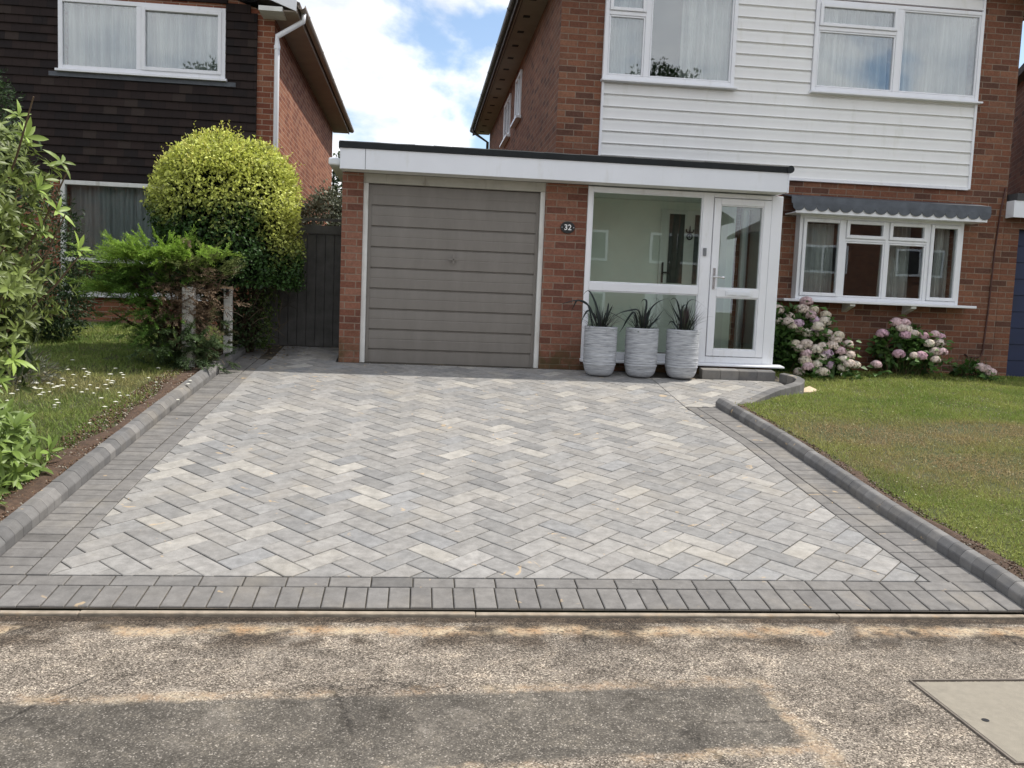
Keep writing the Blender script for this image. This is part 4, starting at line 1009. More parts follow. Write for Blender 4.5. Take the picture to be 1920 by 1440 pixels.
# ================================================================== PLANTERS
def planter(cx, cy, zb, label):
    t = thing('planter', label, 'planter', (cx, cy, zb), 'ribbed grey planters in front of the porch')
    H = .552; prof = []
    rng = random.Random(2)
    body = [(.0, .0), (.085, .0), (.115, .006), (.142, .022), (.160, .05), (.171, .085), (.177, .12)]
    z = .13; phase = 0
    pts = list(body)
    while z < H-.022:
        pts.append((.181+rng.uniform(-.0022, .0022)+.003*math.sin(z*5), z)); z += .0065
    pts += [(.184, H-.018), (.185, H-.004), (.181, H), (.172, H), (.169, H-.006), (.166, H-.05)]
    mb = MB(); mb.lathe([(r, zb+q) for r, q in pts], cx, cy, 64); mb.build('pot', M_planter, t, smooth=True)
    mb = MB(); mb.lathe([(0, zb+H-.03), (.167, zb+H-.035)], cx, cy, 40); mb.build('compost', M_soil, t)
    return t
PC = [(2.045, 9.985), (2.515, 9.975), (2.985, 9.965)]; PZ = plane(9.97)+.006
p0 = planter(*PC[0], PZ, 'ribbed pale grey planter nearest the brick pier, leftmost of three')
for (x, y), lab in zip(PC[1:], ('ribbed pale grey planter in the middle of the row of three', 'ribbed pale grey planter nearest the white porch door')):
    c = copy_tree(p0); c.location = (x, y, PZ); c['label'] = lab; c.rotation_euler.z = x
def strap_plant(cx, cy, z, label, big, seed, up=0):
    """arching dark blades over a low mix of short leaves"""
    rg_ = np.random.default_rng(seed); parts = []
    def blade(base, az, L, el, droop, wd, c, n=9):
        d = np.array([math.cos(az)*math.cos(el), math.sin(az)*math.cos(el), math.sin(el)]); p = np.array(base, float); V = []
        side = np.array([-math.sin(az), math.cos(az), 0.])
        for i in range(n):
            t_ = i/(n-1); w_ = wd*(.55+.9*t_ if t_ < .4 else .92*(1-((t_-.4)/.6)**1.7)+.02)
            V += [p-side*w_/2+np.array([0, 0, w_*.18]), p.copy(), p+side*w_/2+np.array([0, 0, w_*.18])]
            p = p+d*L/(n-1); d = d+np.array([0, 0, -droop/(n-1)]); d /= np.linalg.norm(d)
        F = []
        for i in range(n-1):
            a = i*3; F += [(a, a+1, a+4), (a, a+4, a+3), (a+1, a+2, a+5), (a+1, a+5, a+4)]
        parts.append((np.array(V), np.array(F), np.tile(c, (len(V), 1))))
    def ribbon(pts, wd, c, n=18):
        P = [np.array((cx+a, cy+b, z+d), float) for a, b, d in pts]; m_ = len(P); V = []
        def cr(t_):
            k = min(int(t_), m_-2); f = t_-k; p0, p1, p2, p3 = P[max(k-1, 0)], P[k], P[k+1], P[min(k+2, m_-1)]
            return .5*((2*p1)+(-p0+p2)*f+(2*p0-5*p1+4*p2-p3)*f*f+(-p0+3*p1-3*p2+p3)*f**3)
        Q = [cr((m_-1)*i/(n-1)*.9999) for i in range(n)]
        for i, q in enumerate(Q):
            t_ = i/(n-1); w_ = wd*(.7+.5*math.sin(math.pi*min(1, t_*1.15)))*(1-max(0, (t_-.6)/.4)**1.6); d_ = norm(Q[min(i+1, n-1)]-Q[max(i-1, 0)]); sd2 = norm(np.cross(d_, np.array([.15, -.5, .85])) + np.array([0, -.4, 0])); V += [q-sd2*w_/2+np.array([0, 0, w_*.12]), q, q+sd2*w_/2+np.array([0, 0, w_*.12])]
        F = []
        for i in range(n-1): a = i*3; F += [(a, a+1, a+4), (a, a+4, a+3), (a+1, a+2, a+5), (a+1, a+5, a+4)]
        parts.append((np.array(V), np.array(F), np.tile(c, (len(V), 1))))
    dk = [(.020, .026, .024), (.035, .045, .035), (.05, .03, .04), (.028, .038, .026), (.06, .075, .045)]
    for k, pl_ in enumerate(big):
        m_ = len(pl_); ribbon([(a, -.02-.05*math.sin(1.7*k+i_/m_*2), d) for i_, (a, d) in enumerate([(pl_[0][0]*.6, 0)]+pl_)], .019 if up == 0 or k > 1 else .014, (.016, .024, .024))
    for _ in range(70):
        az = rg_.uniform(0, 6.283); L = rg_.uniform(.18, .36)*(1+up*.2); r = rg_.uniform(0, .11)
        blade((cx+r*math.cos(az), cy+r*.9*math.sin(az), z), az, L, rg_.uniform(.9, 1.5), rg_.uniform(.3, 1.8), rg_.uniform(.007, .012), dk[rg_.integers(5)], 7)
    for _ in range(140):
        az = rg_.uniform(0, 6.283); r = rg_.uniform(.05, .155)
        c = [(.05, .085, .035), (.07, .11, .05), (.16, .19, .12), (.09, .05, .06), (.03, .05, .03)][rg_.integers(5)]
        blade((cx+r*math.cos(az), cy+r*math.sin(az), z-.01), az+rg_.uniform(-.6, .6), rg_.uniform(.05, .12), rg_.uniform(.3, 1.2), 1.2, .009, c, 4)
    if up:
        for _ in range(26): az = rg_.uniform(0, 6.283); blade((cx+.03*math.cos(az), cy+.03*math.sin(az), z+.02), az, rg_.uniform(.24, .31), 1.45, .15, .014, (.075, .045, .052), 6)
    V, F, C = join(parts); o = np_mesh('ornamental_grass', V, F, C, M_gloss_leaf, origin=(cx, cy, z))
    tag(o, label, 'plant', 'strappy dark plants in the grey planters')
zp = PZ+.52
strap_plant(*PC[0], zp, 'dark strap-leaved plant arching left in the planter nearest the brick pier',
            [[(-.05, .04), (-.12, .18), (-.17, .26), (-.29, .31), (-.42, .28), (-.52, .24)], [(-.04, .10), (-.05, .18), (-.09, .30), (-.15, .41), (-.19, .415), (-.22, .37)], [(-.08, .15), (-.15, .20), (-.20, .13), (-.23, .04)], [(.04, .16), (.08, .19), (.18, .15), (.28, .09), (.33, .04)], [(-.17, .26), (-.29, .31), (-.33, .25), (-.36, .18)], [(.05, .15), (.07, .27), (.075, .30)], [(.07, .12), (.11, .24), (.13, .29)]], 21)
strap_plant(*PC[1], zp, 'dark strap-leaved plant in the middle planter, one leaf looping upright',
            [[(-.03, .10), (-.07, .225), (-.16, .225), (-.27, .195), (-.34, .155)], [(.01, .15), (.02, .32), (-.005, .35), (-.03, .32), (-.03, .25)], [(.06, .15), (.10, .26), (.19, .34), (.30, .38)], [(-.08, .17), (-.12, .20), (-.19, .105), (-.23, .035), (-.28, -.035)], [(.08, .06), (.11, .10), (.16, .17), (.23, .26)], [(.07, .05), (.15, .12), (.22, .16)], [(.04, .1), (.06, .20), (.07, .27)]], 22)
strap_plant(*PC[2], zp, 'dark purple-tinged strappy plant in the planter nearest the porch door',
            [[(0, .15), (0, .27), (.025, .35), (.085, .37), (.18, .32), (.32, .20)], [(.06, .06), (.10, .13), (.145, .08), (.17, 0), (.22, -.05)], [(-.035, .12), (-.095, .22), (-.18, .37)], [(-.04, .18), (-.065, .27), (-.10, .35), (-.14, .38), (-.19, .35)], [(-.05, .25), (-.01, .31), (.03, .27)], [(-.08, .05), (-.14, .12), (-.18, .06)], [(.06, .05), (.09, .14), (.11, .18)]], 23, up=1)

# ================================================================== SMALL HARD THINGS
def post(x, y, z0, h, w, label, slots):
    t = thing('concrete_post', label, 'post', (x, y, z0), 'old concrete fence posts in the hedge line')
    mb = MB(); mb.box(x-w/2, x+w/2, y-w/2, y+w/2, z0-.1, z0+h)
    mb.build('shaft', M_conc, t, bevel=.01)
    if slots:
        for zz in slots:
            mb = MB(); mb.tube([(x, y-w/2-.004, z0+zz), (x, y-w/2+.0, z0+zz)], .022, 10); mb.box(x-.016, x+.016, y-w/2-.004, y-w/2+.002, z0+zz, z0+zz+.11)
            mb.build('slot', M_dark, t)
post(-2.33, 9.55, .64, .86, .115, 'plain pale concrete post standing in the juniper', None)
post(-2.06, 10.15, .74, .95, .085, 'slotted concrete post with dark holes beside the round bush', (.28, .70))
cv = thing('inspection_cover', 'pale concrete access cover set in the pavement at the lower right', 'access cover', (2.5, 3.1, -.02))
mb = MB(); mb.box(2.105, 2.98, 2.785, 3.437, -.05, -.016); mb.build('slab', M_pcover, cv, bevel=.003)
mb = MB(); mb.frame(2.082, 3.003, 0, 0, 0, 0, 0) if False else None
for a in ((2.088, 2.0955, 2.768, 3.454), (2.9895, 2.997, 2.768, 3.454), (2.0955, 2.9895, 2.768, 2.7755), (2.0955, 2.9895, 3.4465, 3.454)): mb.box(a[0], a[1], a[2], a[3], -.05, -.012)
mb.build('frame', plain('rusted_steel_frame', (.16, .135, .11), .7, .3, 20), cv)
mb = MB(); mb.box(2.0955, 2.9895, 2.7755, 3.4465, -.05, -.0225); mb.build('gap', M_dark, cv)
mb = MB(); mb.tube([(2.19, 3.09, -.03), (2.19, 3.09, -.0145)], .014, 12); mb.build('key_hole', M_black, cv)
# sand spill behind the kerb bend
mb = MB(); rr = random.Random(4); n = 14; cxs, cys = 4.36, 9.62
ring = [(cxs+.16*math.cos(a)*rr.uniform(.7, 1.2), cys+.10*math.sin(a)*rr.uniform(.7, 1.2)) for a in np.linspace(0, 6.283, n, endpoint=False)]
mb.add([(cxs, cys, lawn_r(0, cys)+.05)]+[(x, y, lawn_r(x, y)-.01) for x, y in ring], [(0, i+1, (i+1) % n+1) for i in range(n)])
tag(mb.build('mortar_spill', plain('pale_mortar', (.62, .5, .34), .9, .1, 20), smooth=True, origin=(cxs, cys, .6)), 'pale mortar spill on the grass at the kerb bend', 'mortar')

# ================================================================== LAWNS
def vnoise(x, y, s, seed):
    r = np.random.default_rng(seed).random((64, 64)); gx, gy = x/s, y/s; ix, iy = np.floor(gx).astype(int), np.floor(gy).astype(int); fx, fy = gx-ix, gy-iy
    fx = fx*fx*(3-2*fx); fy = fy*fy*(3-2*fy); g = lambda a, b: r[a % 64, b % 64]
    return (g(ix, iy)*(1-fx)+g(ix+1, iy)*fx)*(1-fy)+(g(ix, iy+1)*(1-fx)+g(ix+1, iy+1)*fx)*fy
def fb(x, y, s, seed): return .5*vnoise(x, y, s, seed)+.3*vnoise(x, y, s/2.1, seed+1)+.2*vnoise(x, y, s/4.3, seed+2)
def xkr(y): return np.interp(y, [3, 4.1, 4.6, 5.7, 7.33, 8.58, 8.62, 8.72, 8.89, 9.1, 9.29, 9.47, 9.66, 9.95, 10.0, 12], [3.268, 3.268, 3.268, 3.198, 3.163, 3.045, 3.13, 3.27, 3.47, 3.73, 4.01, 4.22, 4.32, 4.33, 4.20, 4.20])
def xkl(y): return -np.interp(y, [3, 4.6, 6.24, 7.77, 9.83, 10.9, 12, 20], [2.21, 2.205, 2.195, 2.16, 2.085, 2.035, 2.0, 2.0])
def lawn_sheet(name, ys, xk, xend, zf, bumps, m):
    mb = MB(); ns = 46
    for y in ys:
        x0 = float(xk(y))
        for i in range(ns):
            x = x0+(xend-x0)*(i/(ns-1))**1.6; z = float(zf(x, y))+bumps*(float(vnoise(np.array([x]), np.array([y]), .35, 3)[0])-.5)
            if i == 0: z -= .02
            mb.v.append((x, float(y), z))
    for j in range(len(ys)-1):
        for i in range(ns-1):
            a = j*ns+i; q = (a, a+1, a+ns+1, a+ns); mb.f.append(q if xend > 0 else q[::-1]); mb.c.append(None)
    return struct(mb.build(name, m, smooth=True))
lawn_sheet('lawn', np.linspace(4.19, 11.52, 74), xkr, 16, lawn_r, .025, M_lawn)
lawn_sheet('front_lawn', np.linspace(4.19, 13.85, 96), xkl, -16, lawn_l, .025, M_lawn)
rg0 = np.random.default_rng(77)
def blades(n, xr, yr, xk, side, zf, cols, name, soil, fal=1.3, hmul=1.0):
    out = 0; Xs, Ys = [], []
    while out < n:
        x = rg0.uniform(*xr, n); y = rg0.uniform(*yr, n); keep = rg0.random(n) < (yr[0]/y)**fal
        keep &= (side*(x-xk(y)) > .03) & (x < .80*y+.8) & (x > -.50*y-.8) & (rg0.random(n) < soil(x, y))
        Xs.append(x[keep]); Ys.append(y[keep]); out += keep.sum()
    x = np.concatenate(Xs)[:n]; y = np.concatenate(Ys)[:n]; z = zf(x, y)+.025*(vnoise(x, y, .35, 3)-.5)-.004
    far = np.clip((y-4)/7, 0, 1); h = rg0.uniform(.009, .030, n)*hmul*np.where(rg0.random(n) < .05, 2.1, 1)*(.7+.7*fb(x, y, .3, 9)); wd = .0045+.007*far
    a = rg0.uniform(0, 6.283, n); le = rg0.uniform(.2, 1.1, n)*h
    P = np.stack([x, y, z], 1); s = np.stack([np.cos(a), np.sin(a), 0*a], 1)*(wd/2)[:, None]; b = a+rg0.uniform(.6, 2.5, n)
    T = P+np.stack([np.cos(b)*le, np.sin(b)*le, h], 1)
    V = np.stack([P-s, P+s, T], 1).reshape(-1, 3); F = np.arange(3*n).reshape(-1, 3)
    C = np.array(cols(x, y, n)); return np_mesh(name, V, F, np.repeat(C, 3, 0), M_blade)
def lerp(a, b, t): return a*(1-t[:, None])+b*t[:, None]
def bare_r(x, y):
    d1 = ((x-4.35)/.95)**2+((y-7.55)/.42)**2; d2 = ((x-5.4)/.8)**2+((y-7.75)/.28)**2; d3 = ((x-4.7)/1.3)**2+((y-6.6)/.5)**2
    m_ = np.maximum(np.maximum(np.exp(-d1*.8), np.exp(-d2*.8)), .7*np.exp(-d3*.8))*1.35; edge = np.exp(-((x-xkr(y))/.13)**2)
    return np.clip(m_*(.35+1.3*fb(x, y, .3, 31)), 0, 1), edge
def cols_r(x, y, n):
    g = fb(x, y, .7, 5); r = rg0.random(n); b, e = bare_r(x, y)
    c = lerp(np.array([.19, .27, .055]), np.array([.36, .39, .11]), np.clip(g*1.6-.35+.35*(r-.5), 0, 1))
    c = lerp(c, np.array([.40, .29, .16]), np.clip(b*.85+(r < .10)*.6, 0, 1)); return c*(.75+.5*rg0.random(n))[:, None]
def soil_r(x, y): b, e = bare_r(x, y); return np.clip(1-.62*b-.95*e, .03, 1)*(.55+.45*(fb(x, y, .25, 12) > .38))
struct(blades(185000, (3.05, 10), (4.25, 11.4), xkr, 1, lawn_r, cols_r, 'grass', soil_r), 'stuff')
def cols_l(x, y, n):
    g = fb(x, y, .6, 15); r = rg0.random(n)
    c = lerp(np.array([.12, .205, .042]), np.array([.28, .33, .09]), np.clip(g*1.6-.35+.35*(r-.5), 0, 1))
    dry = np.clip(np.exp(-((y-8.6)/.55)**2)*(.3+1.2*fb(x, y, .4, 41)), 0, 1); c = lerp(c, np.array([.38, .31, .15]), np.clip(dry*.65+(r < .08)*.6, 0, 1)); return c*(.75+.5*rg0.random(n))[:, None]
def soil_l(x, y): d = xkl(y)-x; return np.clip((d-.06-.20*fb(x, y, .35, 8))/.10, .02, 1)*(.6+.4*(fb(x, y, .25, 19) > .38))
struct(blades(120000, (-8, -2.05), (4.6, 13.7), xkl, -1, lawn_l, cols_l, 'meadow_grass', soil_l, hmul=1.35), 'stuff')
# soil strips along both kerbs, with crumbs and pebbles
def soil_strip(name, ys, xk, side, zf, wfun, dz):
    mb = MB(); ns = 8
    for y in ys:
        wv = wfun(y)
        for i in range(ns):
            t_ = i/(ns-1); x = float(xk(y))+side*(-.002+wv*t_); z = float(zf(x, y))+dz*math.sin(math.pi*min(1, t_*1.0))+.018*(float(vnoise(np.array([x]), np.array([y]), .07, 6)[0])-.4)-(.03 if i in (0, ns-1) else 0)
            mb.v.append((x, float(y), z))
    for j in range(len(ys)-1):
        for i in range(ns-1): a = j*ns+i; q = (a, a+1, a+ns+1, a+ns); mb.f.append(q if side > 0 else q[::-1]); mb.c.append(None)
    return struct(mb.build(name, M_soil, smooth=False))
soil_strip('soil_bed', np.linspace(4.2, 11.0, 150), xkl, -1, lawn_l, lambda y: .20+.06*math.sin(y*2.3)+.04*math.sin(y*5.1), .024)
soil_strip('soil_edge', np.linspace(4.2, 8.58, 110), xkr, 1, lawn_r, lambda y: .15+.045*math.sin(y*3.1)+.02*math.sin(y*9), .018)
def debris(name, n, xk, side, yr, zf, wmax, smin, smax, cols):
    y = rg0.uniform(*yr, n); x = xk(y)+side*rg0.uniform(.0, wmax, n); z = zf(x, y)+.018; s = rg0.uniform(smin, smax, n)
    base = np.array([[1, 0, 0], [-.5, .86, 0], [-.5, -.86, 0], [0, 0, .8], [0, 0, -.8]]); Fb = np.array([[0, 1, 3], [1, 2, 3], [2, 0, 3], [1, 0, 4], [2, 1, 4], [0, 2, 4]])
    a = rg0.uniform(0, 6.283, n); ca, sa = np.cos(a), np.sin(a); V = base[None]*s[:, None, None]*rg0.uniform(.6, 1.3, (n, 1, 3)); X = V[:, :, 0]*ca[:, None]-V[:, :, 1]*sa[:, None]; Y = V[:, :, 0]*sa[:, None]+V[:, :, 1]*ca[:, None]
    V = np.stack([X+x[:, None], Y+y[:, None], V[:, :, 2]+z[:, None]], 2).reshape(-1, 3); F = (Fb[None]+5*np.arange(n)[:, None, None]).reshape(-1, 3)
    C = np.array(cols)[rg0.integers(0, len(cols), n)]
    return struct(np_mesh(name, V, F, np.repeat(C, 5, 0), M_bark), 'stuff')
debris('soil_crumbs', 5200, xkl, -1, (4.6, 10.9), lawn_l, .36, .003, .013, [(.10, .06, .04), (.14, .09, .06), (.07, .045, .03), (.30, .27, .22), (.17, .11, .07)])
debris('soil_grit', 1600, xkr, 1, (4.25, 8.55), lawn_r, .14, .003, .010, [(.07, .05, .035), (.11, .08, .055), (.05, .035, .025), (.24, .21, .17)])

# clover and moss leaves lying between the blades
for nm, xr_, xk_, sd_, zf_, lim, cols_ in (('clover', (3.1, 9.5), xkr, 1, lawn_r, 30000, cols_r), ('lawn_weeds', (-7, -2.2), xkl, -1, lawn_l, 14000, cols_l)):
    x = rg0.uniform(*xr_, lim*4); y = 4.3+7.0*rg0.random(lim*4)**1.25; k_ = (sd_*(x-xk_(y)) > .14+(.14 if sd_ < 0 else 0)) & (x < .80*y+.6) & (x > -.5*y-.6) & (fb(x, y, .22, 63) > .47)
    x, y = x[k_][:lim], y[k_][:lim]; n = len(x); z = zf_(x, y)+.025*(vnoise(x, y, .35, 3)-.5)+rg0.uniform(.004, .016, n)
    V, F, C = leaves(np.stack([x, y, z], 1), rg0.normal(0, 1, (n, 3))*[1, 1, .25], rg0.normal(0, .3, (n, 3))+[0, 0, 1.], rg0.uniform(.009, .018, n), rg0.uniform(.008, .014, n), np.array(cols_(x, y, n))*.85)
    struct(np_mesh(nm, V, F, C, M_blade), 'stuff')
# dry leaves blown against the hedge foot and the gate
n = 230; x = np.concatenate([rg0.normal(-1.75, .22, 130), xkl(rg0.uniform(8.8, 10.9, 100))-rg0.uniform(.02, .3, 100)]); y = np.concatenate([rg0.uniform(10.2, 11.1, 130), rg0.uniform(8.8, 10.9, 100)])
z = np.where(x > xkl(y), plane(y)+.011, lawn_l(x, y)+.022)
V, F, C = leaves(np.stack([x, y, z], 1), rg0.normal(0, 1, (n, 3))*[1, 1, .12], np.tile([0, 0, 1.], (n, 1))+rg0.normal(0, .3, (n, 3)), rg0.uniform(.02, .045, n), rg0.uniform(.012, .022, n), np.array([(.20, .12, .06), (.30, .20, .10), (.12, .08, .05), (.36, .30, .16)])[rg0.integers(0, 4, n)])
struct(np_mesh('dry_leaves', V, F, C, M_petal), 'stuff')
# white lawn flowers
n = 88; x = np.concatenate([rg0.normal(-3.0, .42, 58), rg0.uniform(-3.6, -2.4, 30)]); y = np.concatenate([rg0.normal(8.3, .5, 58), rg0.uniform(6.3, 9.8, 30)]); z = lawn_l(x, y)+rg0.uniform(.045, .075, n)
V, F, C = [], [], []
for i in range(n):
    r_ = rg0.uniform(.014, .026); k = len(V)
    V += [(x[i], y[i], z[i]+.006)]+[(x[i]+r_*rg0.uniform(.8, 1.1)*math.cos(a), y[i]+r_*math.sin(a), z[i]) for a in np.linspace(0, 6.283, 8, endpoint=False)]+[(x[i], y[i], z[i]-.07)]
    F += [(k, k+1+j, k+1+(j+1) % 8) for j in range(8)]+[(k+9, k+1, k+2)]; C += [(.80, .78, .62)]+[(.82, .81, .72)]*8+[(.1, .15, .04)]
struct(np_mesh('lawn_flowers', np.array(V), np.array(F), np.array(C), M_petal), 'stuff')
xg = rg0.uniform(3.4, 8, 260); yg = rg0.uniform(5, 11.3, 260); ok_ = (xg > xkr(yg)+.1) & (xg < .8*yg+.5); xg, yg = xg[ok_], yg[ok_]; n = len(xg)
V, F, C = leaves(np.stack([xg, yg, lawn_r(xg, yg)+.035], 1), rg0.normal(0, 1, (n, 3))*[1, 1, .1], np.tile([0, 0, 1.], (n, 1)), .014, .014, np.tile([.75, .72, .5], (n, 1)))
struct(np_mesh('clover_flowers', V, F, C, M_petal), 'stuff')

# ================================================================== SHRUBS
def branchy(mb, base, tips, r0, c, wob=.06, seed=0):
    rr = random.Random(seed)
    for tp in tips:
        b = Vector(base)+Vector((rr.uniform(-.05, .05), rr.uniform(-.05, .05), 0)); t_ = Vector(tp); pts = []
        for i in range(6):
            q = i/5; p = b.lerp(t_, q); p.z += .12*math.sin(math.pi*q)*(t_-b).length*.5; p += Vector([rr.uniform(-wob, wob)*math.sin(math.pi*q) for _ in range(3)]); pts.append(p)
        mb.tube(pts, [r0*(1-.75*i/5) for i in range(6)], 6, c)
def cloud(rng, n, surf, jitter, L, Wd, cfun, outward=.6, inner=.0):
    """surf(n) -> points, normals on a crown; leaves scattered in a shell below it"""
    P, N = surf(n); d = rng.random(n)**2*inner; P = P-N*d[:, None]+rng.normal(0, jitter, (n, 3))
    D = norm(N*outward+rng.normal(0, .6, (n, 3))); Nn = norm(N+rng.normal(0, .6, (n, 3))+np.array([0, 0, .4]))
    return leaves(P, D, Nn, rng.uniform(L*.7, L*1.3, n), rng.uniform(Wd*.7, Wd*1.3, n), cfun(P, N, n))
def ell(c, r, zmin=None, lump=.08, ls=.25, seed=0):
    c = np.array(c, float); r = np.array(r, float)
    def f(n, rng=np.random.default_rng(seed)):
        u = norm(rng.normal(0, 1, (n*2, 3))); P = u*r; N = norm(u/r); a = np.arctan2(u[:, 1], u[:, 0])
        k = 1+lump*2*(vnoise(a*3+P[:, 0]*2, P[:, 2]*3+P[:, 1]*2, ls*3, seed+40)-.5)+lump*(vnoise(P[:, 0]+9, P[:, 2]+P[:, 1], ls*.5, seed+4)-.5); P = P*k[:, None]+c
        if zmin is not None: m_ = P[:, 2] > zmin; P, N = P[m_], N[m_]
        return (np.tile(P, (2, 1))[:n], np.tile(N, (2, 1))[:n])
    return f
# --- clipped golden bush ------------------------------------------------
rg1 = np.random.default_rng(5)
tp = thing('topiary_bush', 'large round-topped golden-leaved bush clipped into a dome beside the side gate', 'bush', (-2.15, 10.9, .8))
TCX, TCY = -2.17, 10.55
def tsurf(n):
    z = np.where(rg1.random(n) < .45, rg1.uniform(2.45, 3.24, n), rg1.uniform(1.55, 2.5, n)); a = rg1.uniform(0, 6.283, n)
    prof_z = [.8, 1.25, 1.6, 1.95, 2.2, 2.5, 2.75, 2.95, 3.10, 3.20, 3.26]; rr = np.interp(z, prof_z, [.42, .55, .72, .81, .83, .84, .81, .72, .57, .37, .10])
    rr = rr*(1+.09*(vnoise(a*1.6, z*2.2, .8, 3)-.5)*2+.07*(vnoise(a*6, z*6, .8, 6)-.5)*2)
    dr3 = -np.interp(z, prof_z, np.gradient(np.interp(prof_z, prof_z, [.42, .55, .72, .81, .83, .84, .81, .72, .57, .37, .10]), prof_z))
    P = np.stack([TCX+rr*np.cos(a)+np.interp(z, [.8, 1.6, 2.2], [.25, .14, 0]), TCY+rr*.92*np.sin(a), z], 1); N = norm(np.stack([np.cos(a), np.sin(a), np.clip(dr3, -.4, 4)], 1)); return P, N
# leaf kinds: yellow new growth outside and on top, deep green older leaves low down; sunlight on the right flank painted yellow
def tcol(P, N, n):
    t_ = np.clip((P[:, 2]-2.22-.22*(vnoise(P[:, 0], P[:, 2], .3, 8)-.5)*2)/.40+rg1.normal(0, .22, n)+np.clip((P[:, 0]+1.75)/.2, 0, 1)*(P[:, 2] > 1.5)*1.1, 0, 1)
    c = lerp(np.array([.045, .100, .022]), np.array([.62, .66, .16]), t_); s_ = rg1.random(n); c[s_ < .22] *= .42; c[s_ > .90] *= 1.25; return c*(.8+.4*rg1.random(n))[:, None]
def top_bias(n):
    # more leaves on the dome top
    P, N = tsurf(int(n*1.0)); return P, N
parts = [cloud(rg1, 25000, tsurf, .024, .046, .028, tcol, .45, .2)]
def dome(n):
    a = rg1.uniform(0, 6.283, n); u = np.sqrt(rg1.random(n)); r = .80*u; z = 3.25-.42*(r/.82)**3.0-.10*rg1.random(n)*0
    P = np.stack([TCX+r*np.cos(a), TCY+.92*r*np.sin(a), z+.07*(vnoise(r*np.cos(a)+3, r*np.sin(a)+3, .2, 2)-.5)*2], 1); N = norm(np.stack([np.cos(a)*r*1.2, np.sin(a)*r*1.2, np.ones(n)*.9], 1)); return P, N
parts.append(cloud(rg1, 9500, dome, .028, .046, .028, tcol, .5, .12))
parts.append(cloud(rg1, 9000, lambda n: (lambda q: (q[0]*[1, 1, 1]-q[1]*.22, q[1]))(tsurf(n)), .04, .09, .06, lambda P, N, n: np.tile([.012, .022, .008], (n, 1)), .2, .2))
def strag(n):
    z = rg1.uniform(.85, 1.9, n); a = rg1.uniform(0, 6.283, n); r = np.interp(z, [.85, 1.2, 1.9], [.30, .38, .62])*rg1.uniform(.5, 1.05, n)
    P = np.stack([TCX+.28-.14*(z-.85)+r*np.cos(a), TCY-.02+r*np.sin(a)*.9, z], 1); return P, norm(np.stack([np.cos(a), np.sin(a), 0*a], 1))
parts.append(cloud(rg1, 3600, strag, .02, .042, .024, lambda P, N, n: lerp(np.array([.030, .055, .015]), np.array([.10, .15, .02]), np.clip((P[:, 0]+1.75)/.4+.3*rg1.random(n), 0, 1)), .5, .1))  # lighter to the right, the same sunlit flank put into the colour
ns = 190; P, N = dome(ns); Ds = norm(N+rg1.normal(0, .35, (ns, 3)))
shl = rg1.random((ns, 1))**2.5*1.3+.25
for q in range(6): parts.append(leaves(P+Ds*.022*(q+1)*shl, Ds+rg1.normal(0, .6, (ns, 3)), N, .034, .018, np.tile([.58, .56, .13], (ns, 1))))
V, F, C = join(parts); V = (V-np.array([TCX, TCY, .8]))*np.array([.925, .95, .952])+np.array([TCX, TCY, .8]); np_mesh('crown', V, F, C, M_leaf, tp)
mb = MB(); rr = random.Random(8)
branchy(mb, (-1.95, 10.7, .75), [(TCX+rr.uniform(-.7, .6), TCY+rr.uniform(-.5, .3), rr.uniform(1.5, 2.7)) for _ in range(34)], .022, (.05, .038, .026), .10, 3)
for _ in range(90):
    z = rr.uniform(.95, 1.95); a = rr.uniform(3.3, 6.6); p = Vector((TCX+.18+.42*math.cos(a), TCY+.35*math.sin(a), z)); d = Vector((rr.uniform(-1, 1), rr.uniform(-.8, .2), rr.uniform(-.3, 1))).normalized()
    mb.tube([p, p+d*.14, p+d*.25+Vector((0, 0, -.04))], [.004, .003, .0015], 4, (.11, .085, .055) if rr.random() < .5 else (.05, .04, .028))
mb.build('branches', M_bark, tp)
# --- juniper ----------------------------------------------------------
rg2 = np.random.default_rng(9)
jn = thing('juniper_bush', 'spreading juniper with bright green feathery sprays over a bare brown middle', 'bush', (-2.55, 9.9, .7))
def spray(o, d, L, w, c, parts, nb=9, nn=15, droop=.75, nl=.030):
    o = np.array([-2.60, 9.8, 1.2])+(o-np.array([-2.60, 9.8, 1.2]))*np.array([.90, 1, .94])-np.array([.05, 0, .02]); L = L*.86
    d = d/np.linalg.norm(d); s = np.cross(d, [0, 0, 1.]); s /= max(np.linalg.norm(s), 1e-6); s = s+np.array([0, 0, rg2.normal(0, .55)]); s /= np.linalg.norm(s); Ps, Ds, Ns, Cs = [], [], [], []
    for b in range(-nb//2, nb//2+1):
        t0 = abs(b)/(nb/2)*.55*(.8+.4*rg2.random()); root = o+d*L*t0-np.array([0, 0, droop*(L*t0)**2]); bd = d+s*(b/(nb/2))*w+np.array([0, 0, rg2.normal(0, .12)]); bl = L*(1-t0)*(.75+.3*rg2.random())
        t_ = np.linspace(.05, 1, nn); P = root+bd*(bl*t_)[:, None]; P[:, 2] -= droop*(bl*t_)**2; sg = np.where(np.arange(nn) % 2, 1, -1)[:, None]
        Ps.append(P); Ds.append(bd[None]*.9+s[None]*sg*.55+rg2.normal(0, .28, (nn, 3))); Ns.append(np.tile([0, 0, 1.], (nn, 1))+rg2.normal(0, .3, (nn, 3))); Cs.append(np.tile(c, (nn, 1))*(.65+.7*rg2.random((nn, 1)))*(.8+.45*t_[:, None]))
    parts.append(leaves(np.concatenate(Ps), np.concatenate(Ds), np.concatenate(Ns), nl, nl*.30, np.concatenate(Cs)))
gp, bp = [], []
BR = np.array([.25, .38, .065]); MID = np.array([.11, .20, .04]); DK = np.array([.055, .085, .035]); BN = np.array([.21, .15, .10]); GY = np.array([.19, .20, .10])
